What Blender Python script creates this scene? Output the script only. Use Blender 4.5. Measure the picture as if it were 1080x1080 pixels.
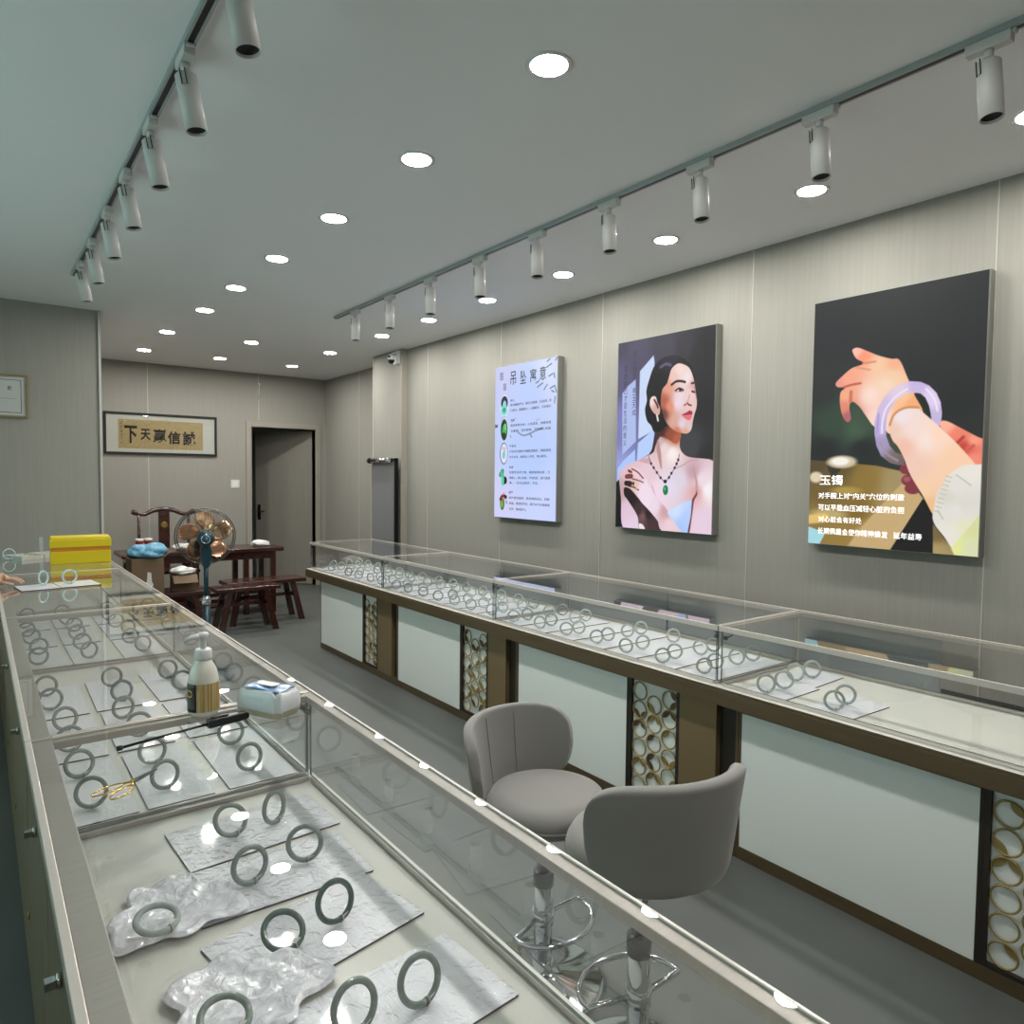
import bpy, math, random, json
import numpy as np
from mathutils import Matrix, Vector
random.seed(7); rng = np.random.default_rng(3)
scene = bpy.context.scene
for o in list(bpy.data.objects): bpy.data.objects.remove(o, do_unlink=True)
COL = scene.collection

# ---------------------------------------------------------------- camera, world, exposure
cd = bpy.data.cameras.new('camera'); cam = bpy.data.objects.new('camera', cd); COL.objects.link(cam)
F_PX = 741.06
cd.sensor_fit = 'HORIZONTAL'; cd.sensor_width = 36.0; cd.lens = 36.0 * F_PX / 1080.0
cd.clip_start = 0.02; cd.clip_end = 60
R3 = Matrix(((0.79517700, -0.60629233, 0.01015632), (0.02068633, 0.04386277, 0.99882337), (-0.60602443, -0.79403128, 0.04742063))).transposed()   # room -> camera rows, turned round
cam.matrix_world = Matrix.Translation((0, 0, 1.55)) @ R3.to_4x4()
scene.camera = cam
scene.view_settings.view_transform = 'Standard'; scene.view_settings.look = 'None'
scene.view_settings.exposure = 0.0; scene.view_settings.gamma = 1.0; scene.view_settings.use_curve_mapping = False
scene.cycles.transparent_max_bounces = 40; scene.cycles.max_bounces = 10; scene.cycles.diffuse_bounces = 5; scene.cycles.glossy_bounces = 6
scene.cycles.sample_clamp_indirect = 6.0; scene.cycles.caustics_reflective = False; scene.cycles.caustics_refractive = False
w = bpy.data.worlds.new('world'); scene.world = w; w.use_nodes = True
bgn = w.node_tree.nodes['Background']; bgn.inputs[0].default_value = (0.56, 0.86, 0.82, 1); bgn.inputs[1].default_value = 2.9
DOWNLIGHT_L = 320.0; POSTER_L = 1.0

# ---------------------------------------------------------------- materials
def lin(c):
    return tuple(((v/255)/12.92 if v/255 <= 0.04045 else ((v/255+0.055)/1.055)**2.4) for v in c)
def mat(name, rgb, rough=0.5, metal=0.0, spec=0.5, coat=0.0, emit=0.0, noise=None, bump=None, trans=0.0, sub=0.0, aniso=None, sheen=0.0):
    m = bpy.data.materials.new(name); m.use_nodes = True; nt = m.node_tree; b = nt.nodes['Principled BSDF']
    c = lin(rgb); b.inputs['Base Color'].default_value = (*c, 1); b.inputs['Roughness'].default_value = rough
    b.inputs['Metallic'].default_value = metal; b.inputs['Specular IOR Level'].default_value = spec
    b.inputs['Coat Weight'].default_value = coat; b.inputs['Coat Roughness'].default_value = 0.05
    b.inputs['Transmission Weight'].default_value = trans; b.inputs['Sheen Weight'].default_value = sheen
    if sub: b.inputs['Subsurface Weight'].default_value = sub; b.inputs['Subsurface Radius'].default_value = (.01, .01, .01)
    if emit: b.inputs['Emission Color'].default_value = (*c, 1); b.inputs['Emission Strength'].default_value = emit
    tc = nt.nodes.new('ShaderNodeTexCoord')
    def nz(scale, det=4, dist=0.0):
        mp = nt.nodes.new('ShaderNodeMapping'); mp.inputs['Scale'].default_value = scale if isinstance(scale, tuple) else (scale,)*3
        nt.links.new(tc.outputs['Object'], mp.inputs[0])
        n = nt.nodes.new('ShaderNodeTexNoise'); n.inputs['Scale'].default_value = 1; n.inputs['Detail'].default_value = det; n.inputs['Distortion'].default_value = dist
        nt.links.new(mp.outputs[0], n.inputs['Vector']); return n
    if noise:      # (scale, amount, rgb2)
        n = nz(noise[0], 5, noise[3] if len(noise) > 3 else 0.0); r = nt.nodes.new('ShaderNodeValToRGB'); c2 = lin(noise[2]); a = noise[1]
        r.color_ramp.elements[0].position = 0.5 - a; r.color_ramp.elements[1].position = 0.5 + a
        r.color_ramp.elements[0].color = (*c, 1); r.color_ramp.elements[1].color = (*c2, 1)
        nt.links.new(n.outputs[0], r.inputs[0]); nt.links.new(r.outputs[0], b.inputs['Base Color'])
    if bump:       # (scale, strength, distance)
        n = nz(bump[0], 6, bump[3] if len(bump) > 3 else 0.0); bp = nt.nodes.new('ShaderNodeBump'); bp.inputs['Strength'].default_value = bump[1]; bp.inputs['Distance'].default_value = bump[2]
        nt.links.new(n.outputs[0], bp.inputs['Height']); nt.links.new(bp.outputs[0], b.inputs['Normal'])
    return m
def glass_mat(name, tint=(0.93, 0.965, 0.95), ior=1.5, rough=0.0, gain=1.0, fgain=1.35):
    m = bpy.data.materials.new(name); m.use_nodes = True; nt = m.node_tree; nt.nodes.clear()
    out = nt.nodes.new('ShaderNodeOutputMaterial'); mx = nt.nodes.new('ShaderNodeMixShader'); fr = nt.nodes.new('ShaderNodeFresnel')
    fr.inputs['IOR'].default_value = ior
    tr = nt.nodes.new('ShaderNodeBsdfTransparent'); tr.inputs[0].default_value = (*tint, 1)
    gl = nt.nodes.new('ShaderNodeBsdfGlossy'); gl.inputs['Roughness'].default_value = rough; gl.inputs[0].default_value = (gain, gain, gain, 1)
    geo = nt.nodes.new('ShaderNodeNewGeometry'); ml = nt.nodes.new('ShaderNodeMath'); ml.operation = 'MULTIPLY'; sb = nt.nodes.new('ShaderNodeMath'); sb.operation = 'SUBTRACT'
    sb.inputs[0].default_value = 1.0; nt.links.new(geo.outputs['Backfacing'], sb.inputs[1])       # both faces of a pane seen, inner face adds nothing twice
    nt.links.new(fr.outputs[0], ml.inputs[0]); nt.links.new(sb.outputs[0], ml.inputs[1])
    sc_ = nt.nodes.new('ShaderNodeMath'); sc_.operation = 'MULTIPLY'; sc_.inputs[1].default_value = fgain; sc_.use_clamp = True
    nt.links.new(ml.outputs[0], sc_.inputs[0]); nt.links.new(sc_.outputs[0], mx.inputs[0])
    nt.links.new(tr.outputs[0], mx.inputs[1]); nt.links.new(gl.outputs[0], mx.inputs[2]); nt.links.new(mx.outputs[0], out.inputs[0])
    return m
M = {}
M['wall'] = mat('wallcovering', (152,149,141), 0.85, noise=((95, 95, 2.2), .42, (140,137,129)), bump=((220, 220, 4), .25, .002))
M['ceil'] = mat('ceiling_paint', (232,233,233), 0.9)
M['floor'] = mat('floor_vinyl', (92,95,92), 0.45, noise=(3.0, .3, (81,85,82)), bump=(60, .05, .001))
M['white_trim'] = mat('white_trim', (182,180,172), 0.5)
M['doorframe'] = mat('door_frame_paint', (150,145,134), 0.5)
M['door'] = mat('door_leaf', (136,132,122), 0.6, noise=((60, 60, 2), .3, (124,120,111)))
M['black'] = mat('black_plastic', (16,16,17), 0.35)
M['blackm'] = mat('black_metal', (24,24,26), 0.4, metal=.6)
M['white_plastic'] = mat('white_plastic', (205,206,204), 0.35)
M['lamp_white'] = mat('lamp_white_metal', (196,195,192), 0.4)
M['track_grey'] = mat('track_aluminium', (160,168,168), 0.45, metal=.2)
M['glow'] = mat('downlight_glow', (255,253,248), 0.5, emit=DOWNLIGHT_L)
M['rim'] = mat('downlight_rim', (220,220,218), 0.4)
M['chrome'] = mat('chrome', (215,216,220), 0.08, metal=1)
M['steel'] = mat('case_frame_metal', (184,176,168), 0.34, metal=.35, noise=((3, 160, 3), .3, (170,162,154)))
M['steel2'] = mat('case_frame_light', (212,204,196), 0.3, metal=.35)
M['bronze'] = mat('bronze_laminate', (98,84,60), 0.34, metal=.25, noise=((6, 6, 60), .3, (88,75,54)))
M['gold_panel'] = mat('gold_laminate', (134,116,84), 0.36, metal=.35)
M['darkwood'] = mat('dark_recess', (38,31,24), 0.5)
M['staff_wood'] = mat('staff_side_laminate', (128,112,90), 0.42, noise=((6, 6, 70), .3, (112,98,78)))
M['panel_white'] = mat('white_glass_panel', (240,246,242), 0.18, coat=.4)
M['marble'] = mat('marble_board', (222,219,210), 0.28, coat=.3, noise=((3, 1.2, 3), .16, (206,205,197), 1.5))
M['grey_back'] = mat('grey_sliding_back', (122,124,126), 0.35, metal=.3)
M['glass'] = glass_mat('case_glass', (0.978,0.986,0.982)); M['clear'] = glass_mat('clear_cover', (0.985,0.985,0.985), 1.45)
M['gedge'] = mat('glass_edge', (58,80,76), 0.15)
M['jade'] = mat('jade_grey_green', (142,152,147), 0.10, coat=.6, noise=(90, .2, (118,129,124)))
M['jade_dark'] = mat('jade_deep_green', (84,104,94), 0.08, coat=.7, noise=(120, .2, (62,82,72)))
M['jade_pale'] = mat('jade_pale', (172,180,176), 0.10, coat=.6, noise=(80, .2, (150,160,155)))
M['jade_ice'] = mat('jade_icy_white', (186,208,208), 0.10, coat=.6, noise=(70, .2, (160,190,190)))
M['thread'] = mat('tag_thread', (70,38,34), 0.7); M['paper'] = mat('tag_paper', (222,218,212), 0.7)
M['card'] = mat('white_card', (226,226,232), 0.35, coat=.5, bump=(30, .35, .01, 1.2)); M['film_crumple'] = mat('crumpled_film_over_paper', (238,237,244), 0.16, coat=1.0, bump=(38, .55, .012, .8)); M['film_white'] = mat('filmed_white_paper', (234,234,241), 0.22, coat=1.0, bump=((70, 13, 30), .30, .010, 1.0)); M['card_edge'] = mat('maroon_card_edge', (74,50,54), 0.6)
M['sleeve'] = glass_mat('plastic_sleeve', (0.99,0.99,0.99), 1.45, 0.10, 1.0, .8)
nt = M['sleeve'].node_tree
tc = nt.nodes.new('ShaderNodeTexCoord'); nn = nt.nodes.new('ShaderNodeTexNoise'); nn.inputs['Scale'].default_value = 26; nn.inputs['Detail'].default_value = 3; nn.inputs['Distortion'].default_value = 1.6
bp = nt.nodes.new('ShaderNodeBump'); bp.inputs['Strength'].default_value = 1.0; bp.inputs['Distance'].default_value = 0.012
nt.links.new(tc.outputs['Object'], nn.inputs['Vector']); nt.links.new(nn.outputs[0], bp.inputs['Height'])
for nd in nt.nodes:
    if nd.type in ('BSDF_GLOSSY', 'FRESNEL'): nt.links.new(bp.outputs[0], nd.inputs['Normal'])
M['velvet'] = mat('grey_velvet', (132,130,126), 0.8, sheen=.3, bump=(400, .1, .0005))
M['velvet_seam'] = mat('grey_piping', (126,124,119), 0.8)
M['rosewood'] = mat('rosewood', (66,30,22), 0.25, coat=.3, noise=((4, 30, 4), .25, (44,20,16)))
M['brass'] = mat('brass', (200,170,95), 0.2, metal=1)
M['teal'] = mat('teal_fan_plastic', (14,52,64), 0.3)
M['copper'] = mat('copper_blade', (244,196,160), 0.16, metal=.95, noise=(14, .2, (222,160,118)))
M['wire'] = mat('guard_wire', (92,88,84), 0.3, metal=.8)
M['carton'] = mat('cardboard', (112,92,70), 0.85, noise=(12, .3, (100,82,62)))
M['blue_bag'] = mat('blue_plastic_bag', (92,150,178), 0.3, bump=(30, .8, .02))
M['yellow'] = mat('yellow_box_board', (214,190,10), 0.5); M['orange'] = mat('orange_box_lining', (206,130,14), 0.55)
M['red_cup'] = mat('red_printed_cup', (140,44,30), 0.5)
M['ink'] = mat('ink_black', (14,12,12), 0.7); M['ink_red'] = mat('seal_red', (120,40,30), 0.7)
M['scroll'] = mat('tan_scroll_paper', (158,140,98), 0.8, noise=(40, .2, (146,128,86))); M['mount'] = mat('scroll_mount', (176,176,164), 0.7)
M['gold_frame'] = mat('gilt_frame', (140,126,84), 0.35, metal=.6); M['cert'] = mat('certificate_paper', (196,198,194), 0.6); M['certline'] = mat('certificate_border', (84,90,92), 0.6)
M['skin'] = mat('skin', (196,152,126), 0.5, sub=.1); M['shirt'] = mat('dark_shirt', (52,56,64), 0.8); M['hair'] = mat('black_hair', (20,17,16), 0.5); M['trouser'] = mat('dark_trousers', (34,35,40), 0.8)
M['gold'] = mat('gold_metal', (214,178,96), 0.15, metal=1)
M['bottle'] = mat('translucent_bottle', (214,212,200), 0.3, coat=.3, sub=.2); M['label_gold'] = mat('gold_label', (170,140,72), 0.4, metal=.3, noise=((160, 160, 3), .08, (202,184,140)))
M['label_black'] = mat('black_label', (24,22,20), 0.4)
M['wipe'] = mat('white_wipes_film', (214,218,220), 0.25, coat=.4, bump=(22, .4, .01)); M['wipe_blue'] = mat('blue_wipes_print', (104,150,204), 0.25, coat=.4, noise=(16, .12, (200,214,228)))
M['wipe_low'] = mat('beige_wipes_print', (176,168,142), 0.3, coat=.3)
M['tissue'] = mat('white_tissue', (206,206,204), 0.8); M['redwood'] = mat('red_stick_paint', (96,30,24), 0.5)
M['greydoor'] = mat('grey_glass_door', (112,114,116), 0.3, coat=.2)
M['em_white'] = mat('backlit_white_lettering', (255,255,255), 0.5, emit=1.0)
M['em_ink'] = mat('backlit_dark_lettering', (40,44,60), 0.6); M['em_grey'] = mat('backlit_violet_lettering', (48,44,72), 0.6)
M['tray_white'] = mat('white_sample_tray', (200,200,190), 0.4); M['signal_grey'] = mat('poster_frame', (138,138,132), 0.4, metal=.5)

# ---------------------------------------------------------------- mesh builder
def frame_from(d):
    d = Vector(d).normalized(); up = Vector((0,0,1)) if abs(d.z) < .95 else Vector((1,0,0))
    a = d.cross(up).normalized(); b = a.cross(d).normalized(); return a, b, d
class MB:
    def __init__(s): s.v = []; s.f = []; s.mi = []; s.sm = []; s.mats = []
    def m(s, name):
        if name not in s.mats: s.mats.append(name)
        return s.mats.index(name)
    def face(s, idx, mn, smooth=False): s.f.append(tuple(idx)); s.mi.append(s.m(mn)); s.sm.append(smooth)
    def box(s, x0, x1, y0, y1, z0, z1, mn, T=None, side=None):
        b = len(s.v); P = [(x0,y0,z0),(x1,y0,z0),(x1,y1,z0),(x0,y1,z0),(x0,y0,z1),(x1,y0,z1),(x1,y1,z1),(x0,y1,z1)]
        if T is not None: P = [tuple(T @ Vector(p)) for p in P]
        s.v += P
        for k, q in enumerate(((0,3,2,1),(4,5,6,7),(0,1,5,4),(1,2,6,5),(2,3,7,6),(3,0,4,7))):
            s.face([b+i for i in q], (side if side and k > 1 else mn))
    def rings(s, rings, mn, smooth=True, cap=True, closed=False):
        b = len(s.v); n = len(rings[0])
        for r in rings: s.v += [tuple(p) for p in r]
        k = len(rings)
        for i in range(k if closed else k-1):
            j = (i+1) % k
            for a in range(n): s.face((b+i*n+a, b+i*n+(a+1)%n, b+j*n+(a+1)%n, b+j*n+a), mn, smooth)
        if cap and not closed:
            s.face([b+a for a in range(n)][::-1], mn); s.face([b+(k-1)*n+a for a in range(n)], mn)
    def tube(s, pts, r, mn, n=8, closed=False, flat=1.0):
        pts = [Vector(p) for p in pts]; k = len(pts); rs = r if isinstance(r, (list, tuple)) else [r]*k; R = []; prev = None
        for i, p in enumerate(pts):
            if closed: d = pts[(i+1)%k] - pts[i-1]
            else: d = pts[min(i+1,k-1)] - pts[max(i-1,0)]
            if prev is None: a, b2, d = frame_from(d)
            else:
                d = d.normalized(); a = (prev - d*prev.dot(d)).normalized(); b2 = a.cross(d).normalized()*1
            prev = a
            R.append([p + a*math.cos(t)*rs[i] + b2*math.sin(t)*rs[i]*flat for t in [2*math.pi*j/n for j in range(n)]])
        s.rings(R, mn, True, True, closed)
    def lathe(s, prof, mn, c=(0,0,0), n=24, T=None, cap=True):
        R = []
        for r, z in prof:
            ring = [Vector((c[0]+r*math.cos(2*math.pi*j/n), c[1]+r*math.sin(2*math.pi*j/n), c[2]+z)) for j in range(n)]
            if T is not None: ring = [T @ p for p in ring]
            R.append(ring)
        s.rings(R, mn, True, cap)
    def cyl(s, p0, p1, r, mn, n=16, r1=None):
        s.tube([p0, p1], [r, r if r1 is None else r1], mn, n)
    def torus(s, c, R, r, mn, axis=(0,0,1), n=40, k=10):
        a, b, d = frame_from(axis); c = Vector(c); RR = []
        for i in range(n):
            t = 2*math.pi*i/n; e = a*math.cos(t)+b*math.sin(t)
            RR.append([c + e*(R + r*math.cos(u)) + d*r*math.sin(u) for u in [2*math.pi*j/k for j in range(k)]])
        s.rings(RR, mn, True, False, True)
    def prism(s, poly, t0, t1, mn, T=None, side=None):   # poly in local xy, thickness in z
        b = len(s.v); n = len(poly)
        P = [Vector((x,y,t0)) for x,y in poly] + [Vector((x,y,t1)) for x,y in poly]
        if T is not None: P = [T @ p for p in P]
        s.v += [tuple(p) for p in P]
        s.face([b+i for i in range(n)][::-1], mn); s.face([b+n+i for i in range(n)], mn)
        for i in range(n): s.face((b+i, b+(i+1)%n, b+n+(i+1)%n, b+n+i), side or mn)
    def grid(s, nx, ny, fn, mn, smooth=True):
        b = len(s.v)
        for j in range(ny+1):
            for i in range(nx+1): s.v.append(tuple(fn(i/nx, j/ny)))
        for j in range(ny):
            for i in range(nx): q = b+j*(nx+1)+i; s.face((q, q+1, q+nx+2, q+nx+1), mn, smooth)
    def build(s, name, parent=None, bevel=0, loc=None, fix=True, T=None, sub=0, solid=0):
        me = bpy.data.meshes.new(name); me.from_pydata([tuple(v) for v in s.v], [], s.f); me.update()
        for mn in s.mats: me.materials.append(M[mn])
        me.polygons.foreach_set('material_index', s.mi); me.polygons.foreach_set('use_smooth', s.sm)
        if fix:
            import bmesh
            bm = bmesh.new(); bm.from_mesh(me); bmesh.ops.recalc_face_normals(bm, faces=bm.faces); bm.to_mesh(me); bm.free()
        o = bpy.data.objects.new(name, me); COL.objects.link(o)
        if parent: o.parent = parent
        if loc is not None: o.location = loc
        if T is not None: o.matrix_local = T
        if solid: md = o.modifiers.new('s', 'SOLIDIFY'); md.thickness = solid; md.offset = 0
        if bevel: md = o.modifiers.new('b', 'BEVEL'); md.width = bevel; md.segments = 2; md.limit_method = 'ANGLE'; md.harden_normals = False
        if sub: md = o.modifiers.new('u', 'SUBSURF'); md.levels = sub; md.render_levels = sub
        return o
def tag(o, label, cat=None, group=None, kind=None):
    if label: o['label'] = label
    if cat: o['category'] = cat
    if group: o['group'] = group
    if kind: o['kind'] = kind
    return o
def thing(name, label, cat, loc=(0,0,0), rz=0, group=None):
    o = bpy.data.objects.new(name, None); COL.objects.link(o); o.empty_display_size = .05; o.location = loc; o.rotation_euler = (0,0,rz)
    return tag(o, label, cat, group)
def struct(name, mb, parent=None, **k):
    o = mb.build(name, parent, **k)
    if not parent: o['kind'] = 'structure'
    return o
def dup(src, parent=None):
    c = src.copy(); COL.objects.link(c)
    if parent: c.parent = parent
    for ch in src.children:
        dup(ch, c)
    return c
def boxobj(name, parent, b, mn, bevel=0, T=None, side=None):
    m = MB(); m.box(*b, mn, T, side); return m.build(name, parent, bevel)
def lettering(name, body, parent, T, w=None, h=None, mn='ink', depth=0.0004, bold=0.0, vertical=False, spacing=1.0, align='L'):
    """flat lettering: local x right, y up; scaled into width w and height h"""
    cu = bpy.data.curves.new(name, 'FONT'); cu.body = '\n'.join(body) if vertical else body; cu.size = 1.0; cu.extrude = 0.0; cu.offset = bold; cu.space_character = spacing; cu.space_line = 1.0; cu.resolution_u = 3
    tmp = bpy.data.objects.new('tmp', cu); COL.objects.link(tmp); bpy.context.view_layer.update()
    me = bpy.data.meshes.new_from_object(tmp.evaluated_get(bpy.context.evaluated_depsgraph_get()))
    bpy.data.objects.remove(tmp); me.name = name
    co = np.zeros(len(me.vertices)*3); me.vertices.foreach_get('co', co); co = co.reshape(-1,3)
    if len(co) == 0: return None
    mn_, mx_ = co.min(0), co.max(0); sx = (w/(mx_[0]-mn_[0])) if w else None; sy = (h/(mx_[1]-mn_[1])) if h else None
    sx = sx or sy; sy = sy or sx
    co[:,0] = (co[:,0]-mn_[0])*sx; co[:,1] = (co[:,1]-mn_[1])*sy; co[:,2] = 0
    me.vertices.foreach_set('co', co.ravel()); me.update(); me.materials.clear(); me.materials.append(M[mn])
    o = bpy.data.objects.new(name, me); COL.objects.link(o); o.parent = parent; o.matrix_local = T
    md = o.modifiers.new('s', 'SOLIDIFY'); md.thickness = depth; md.offset = 1
    return o
ORD = ['first','second','third','fourth','fifth','sixth','seventh','eighth','ninth','tenth','eleventh','twelfth']

# ---------------------------------------------------------------- room shell
CZ = 2.917; WX = 3.69; FX = 3.975; BY = 9.60; PY = 6.84; LX = -1.8; SY = -2.5
m = MB(); m.box(LX-.1, 4.6, SY-.1, 11.6, -.1, 0, 'floor'); struct('floor', m)
m = MB(); m.box(LX-.1, 4.6, SY-.1, 11.6, CZ, CZ+.1, 'ceil'); struct('ceiling', m)
m = MB(); m.box(WX, WX+.9, SY-.1, 7.36, 0, CZ, 'wall'); struct('wall_right', m)
m = MB(); m.box(FX, FX+.35, 7.36, BY+.1, 0, CZ, 'wall'); struct('wall_far_right', m)
# pillar stands a little proud of the right wall
m = MB(); m.box(WX-.065, WX+.0, 6.72, 7.36, 0, CZ, 'wall'); struct('wall_pillar', m)
DX0, DX1, DZ = 2.936, 3.82, 2.207
m = MB()
m.box(.853, DX0, BY, BY+.12, 0, CZ, 'wall'); m.box(DX1, FX, BY, BY+.12, 0, CZ, 'wall'); m.box(DX0, DX1, BY, BY+.12, DZ, CZ, 'wall'); struct('wall_back', m)
m = MB(); m.box(LX, .853, PY, BY+.12, 0, CZ, 'wall'); struct('wall_partition', m)
# left wall with an unseen window added for teal ceiling light, front wall
m = MB(); y0, y1, z0, z1 = 1.2, 5.4, 1.0, 2.35
m.box(LX-.12, LX, SY, y0, 0, CZ, 'wall'); m.box(LX-.12, LX, y1, PY, 0, CZ, 'wall'); m.box(LX-.12, LX, y0, y1, 0, z0, 'wall'); m.box(LX-.12, LX, y0, y1, z1, CZ, 'wall'); struct('wall_left', m)
m = MB(); m.box(LX, WX, SY-.12, SY, 0, CZ, 'wall'); struct('wall_front', m)
m = MB()
for a in (y0, (2*y0+y1)/3, (y0+2*y1)/3, y1-.05): m.box(LX-.09, LX-.03, a, a+.05, z0, z1, 'white_trim')
m.box(LX-.09, LX-.03, y0, y1, z0, z0+.05, 'white_trim'); m.box(LX-.09, LX-.03, y0, y1, z1-.05, z1, 'white_trim')
wn = struct('added_window_1', m)
# room behind the back door
m = MB(); m.box(2.3, 2.4, BY+.12, 11.4, 0, CZ, 'door'); m.box(4.4, 4.5, BY+.12, 11.4, 0, CZ, 'door'); m.box(2.3, 4.5, 11.4, 11.5, 0, CZ, 'door'); struct('wall_behind_door', m)
n = 0
def trim(b, mn='white_trim'):
    global n
    n += 1; m = MB(); m.box(*b, mn); struct('trim_%d' % n, m)
for y in (1.244, 2.500, 3.756, 5.012, 6.268): trim((WX-.003, WX+.001, y-.0025, y+.0025, 0, CZ))
for x in (1.696, 3.037): trim((x-.004, x+.004, BY-.003, BY+.001, 0 if x < 2 else 2.3, CZ))
trim((.838, .857, PY-.018, PY-.0005, 0, CZ)); trim((WX-.073, WX-.063, 7.361, 7.375, 0, CZ)); trim((WX-.073, WX-.001, 6.698, 6.719, 0, CZ), 'doorframe')
for y in (8.5,): trim((FX-.003, FX+.001, y-.004, y+.004, 0, CZ))
# back door
m = MB(); m.box(DX0-.07, DX0, BY-.02, BY+.12, 0, DZ+.07, 'doorframe'); m.box(DX1, DX1+.07, BY-.02, BY+.12, 0, DZ+.07, 'doorframe'); m.box(DX0, DX1, BY-.02, BY+.12, DZ, DZ+.07, 'doorframe')
tr = struct('trim_%d' % (n+1), m, bevel=.004)
T = Matrix.Translation((DX1-.005, BY+.11, 0)) @ Matrix.Rotation(math.radians(-46), 4, 'Z')
m = MB(); m.box(-.86, 0, 0, .04, .012, DZ-.012, 'door', T); door = struct('door_1', m)
m = MB(); m.box(-.83, -.785, -.008, .002, .92, 1.14, 'blackm', T); m.tube([T@Vector(p) for p in ((-.808,-.008,1.05),(-.808,-.05,1.05),(-.79,-.055,1.05),(-.70,-.055,1.045))], .009, 'blackm'); m.build('door_handle', door)

# grey glass door standing open against the pillar, with its closer
t = tag(bpy.data.objects.new('door_2', None), None); COL.objects.link(t); t['kind'] = 'structure'; t.location = (WX-.125, 7.01, 0)
boxobj('door_leaf', t, (-.012,.012,-.27,.235,.01,1.70), 'greydoor')
m = MB(); m.box(-.018,.018,-.29,-.27,0,1.72,'blackm'); m.box(-.018,.018,-.29,.255,1.70,1.72,'blackm'); m.box(-.018,.018,.235,.255,0,1.72,'steel'); m.build('door_edge', t)
m = MB(); m.cyl((-.05,-.24,1.70),(-.05,.2,1.70),.027,'chrome',16); m.cyl((-.05,.2,1.70),(-.05,.232,1.70),.03,'black',16); m.box(-.04,-.01,-.2,.15,1.685,1.715,'chrome'); m.build('door_closer', t)
m = MB(); m.box(-.06,-.012,-.235,-.20,.76,.80,'chrome'); m.box(-.075,-.055,-.23,.06,.765,.79,'blackm'); m.build('door_handle', t)
t.scale = (1.06, 1.06, 1.02)
# broom handle leaning beside the pillar
m = MB(); m.cyl((3.90,7.72,0.0),(3.665,7.45,1.12),.012,'redwood',10); tag(m.build('broom_handle'), 'dark red wooden stick leaning in the corner behind the grey door', 'stick')

# ---------------------------------------------------------------- ceiling fittings
def downlight():
    t = thing('downlight', 'x', 'ceiling light')
    m = MB(); m.lathe([(.060,-.002),(.078,-.006),(.080,-.002),(.080,0.0),(.060,0.0)], 'rim', n=32, cap=False); m.build('rim', t)
    m = MB(); m.lathe([(.060,-.0035),(.0598,-.001)], 'glow', n=32); m.build('diffuser', t)
    return t
proto = downlight(); first = True
def place_light(x, y, label):
    global first
    o = proto if first else dup(proto); first = False
    o.location = (x, y, CZ); o['label'] = label; o['group'] = 'recessed ceiling downlights'
for i in range(6): place_light(1.536, .956+.8795*(i+1), 'glowing round ceiling downlight, %s from the camera in the middle row' % (ORD[i] if i else 'nearest'))
for i in range(7): place_light(3.154, .956+.8795*i, 'glowing round ceiling downlight, %s from the camera in the row near the posters wall' % (ORD[i] if i else 'nearest'))
for (x, y), d in zip(((1.484,7.404),(1.495,8.63),(2.273,7.41),(2.297,8.658),(3.148,8.65),(3.138,7.45)),
    ('left end of the front row over the tea table','left end of the last row before the back wall','middle of the front row over the tea table','middle of the last row before the back wall','right end of the last row before the back wall','right end of the front row over the tea table')):
    place_light(x, y, 'glowing round ceiling downlight at the ' + d)
for x, y, d in ((1.536,.956,'just above the photographer'),(1.449,-.8,'behind the photographer, middle row'),(2.975,-.8,'behind the photographer, posters side'),(0.0,-.8,'behind the photographer, staff side')):  # out-of-view downlights added to brighten the near end of the room
    place_light(x, y, 'added unseen ceiling downlight ' + d)

def track(x, ya, yb, label):
    t = thing('ceiling_track', label, 'track', (x, (ya+yb)/2, CZ)); h = (yb-ya)/2
    m = MB(); m.box(-.018,-.009,-h,h,-.02,0,'track_grey'); m.box(.009,.018,-h,h,-.02,0,'track_grey'); m.box(-.009,.009,-h,h,-.005,0,'track_grey'); m.box(-.018,.018,-h-.01,-h,-.02,0,'track_grey'); m.box(-.018,.018,h,h+.01,-.02,0,'track_grey'); m.build('rail', t)
    m = MB(); m.box(-.009,.009,-h,h,-.0195,-.0055,'black'); m.build('slot', t)
track(2.475, .25, 5.745, 'long grey ceiling track on the right carrying nine white spotlights')
track(.56, .6, 5.67, 'long grey ceiling track on the left carrying seven white spotlights')
def spot(rot):
    t = thing('track_spotlight', 'x', 'spotlight')
    m = MB(); m.box(-.016,.016,-.055,.055,-.03,0,'lamp_white'); m.box(-.010,.010,-.065,-.055,-.012,0,'lamp_white'); m.build('adaptor', t, bevel=.003)
    m = MB(); m.cyl((0,0,-.03),(0,0,-.052),.012,'lamp_white',12); m.build('swivel', t)
    T = Matrix.Translation((0,0,-.06)) @ Matrix.Rotation(rot, 4, 'X')
    m = MB(); m.lathe([(.0,-.004),(.026,-.004),(.030,-.008),(.030,-.168),(.027,-.168),(.027,-.150)], 'lamp_white', n=28, T=T, cap=False); b = m.build('barrel', t)
    m = MB(); m.lathe([(.027,-.160),(.020,-.148),(.0,-.146)], 'black', n=28, T=T, cap=False); m.build('lens', b)
    m = MB(); m.tube([T@Vector((-.0312,-.007,-.0)), T@Vector((-.0312,-.007,-.045)), T@Vector((-.0312,.007,-.045)), T@Vector((-.0312,.007,-.0))], .0016, 'black', 6); m.build('bracket', b)
    return t
pa_ = spot(math.radians(-7)); pb_ = spot(math.radians(-10))
used = [0, 0]
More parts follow.
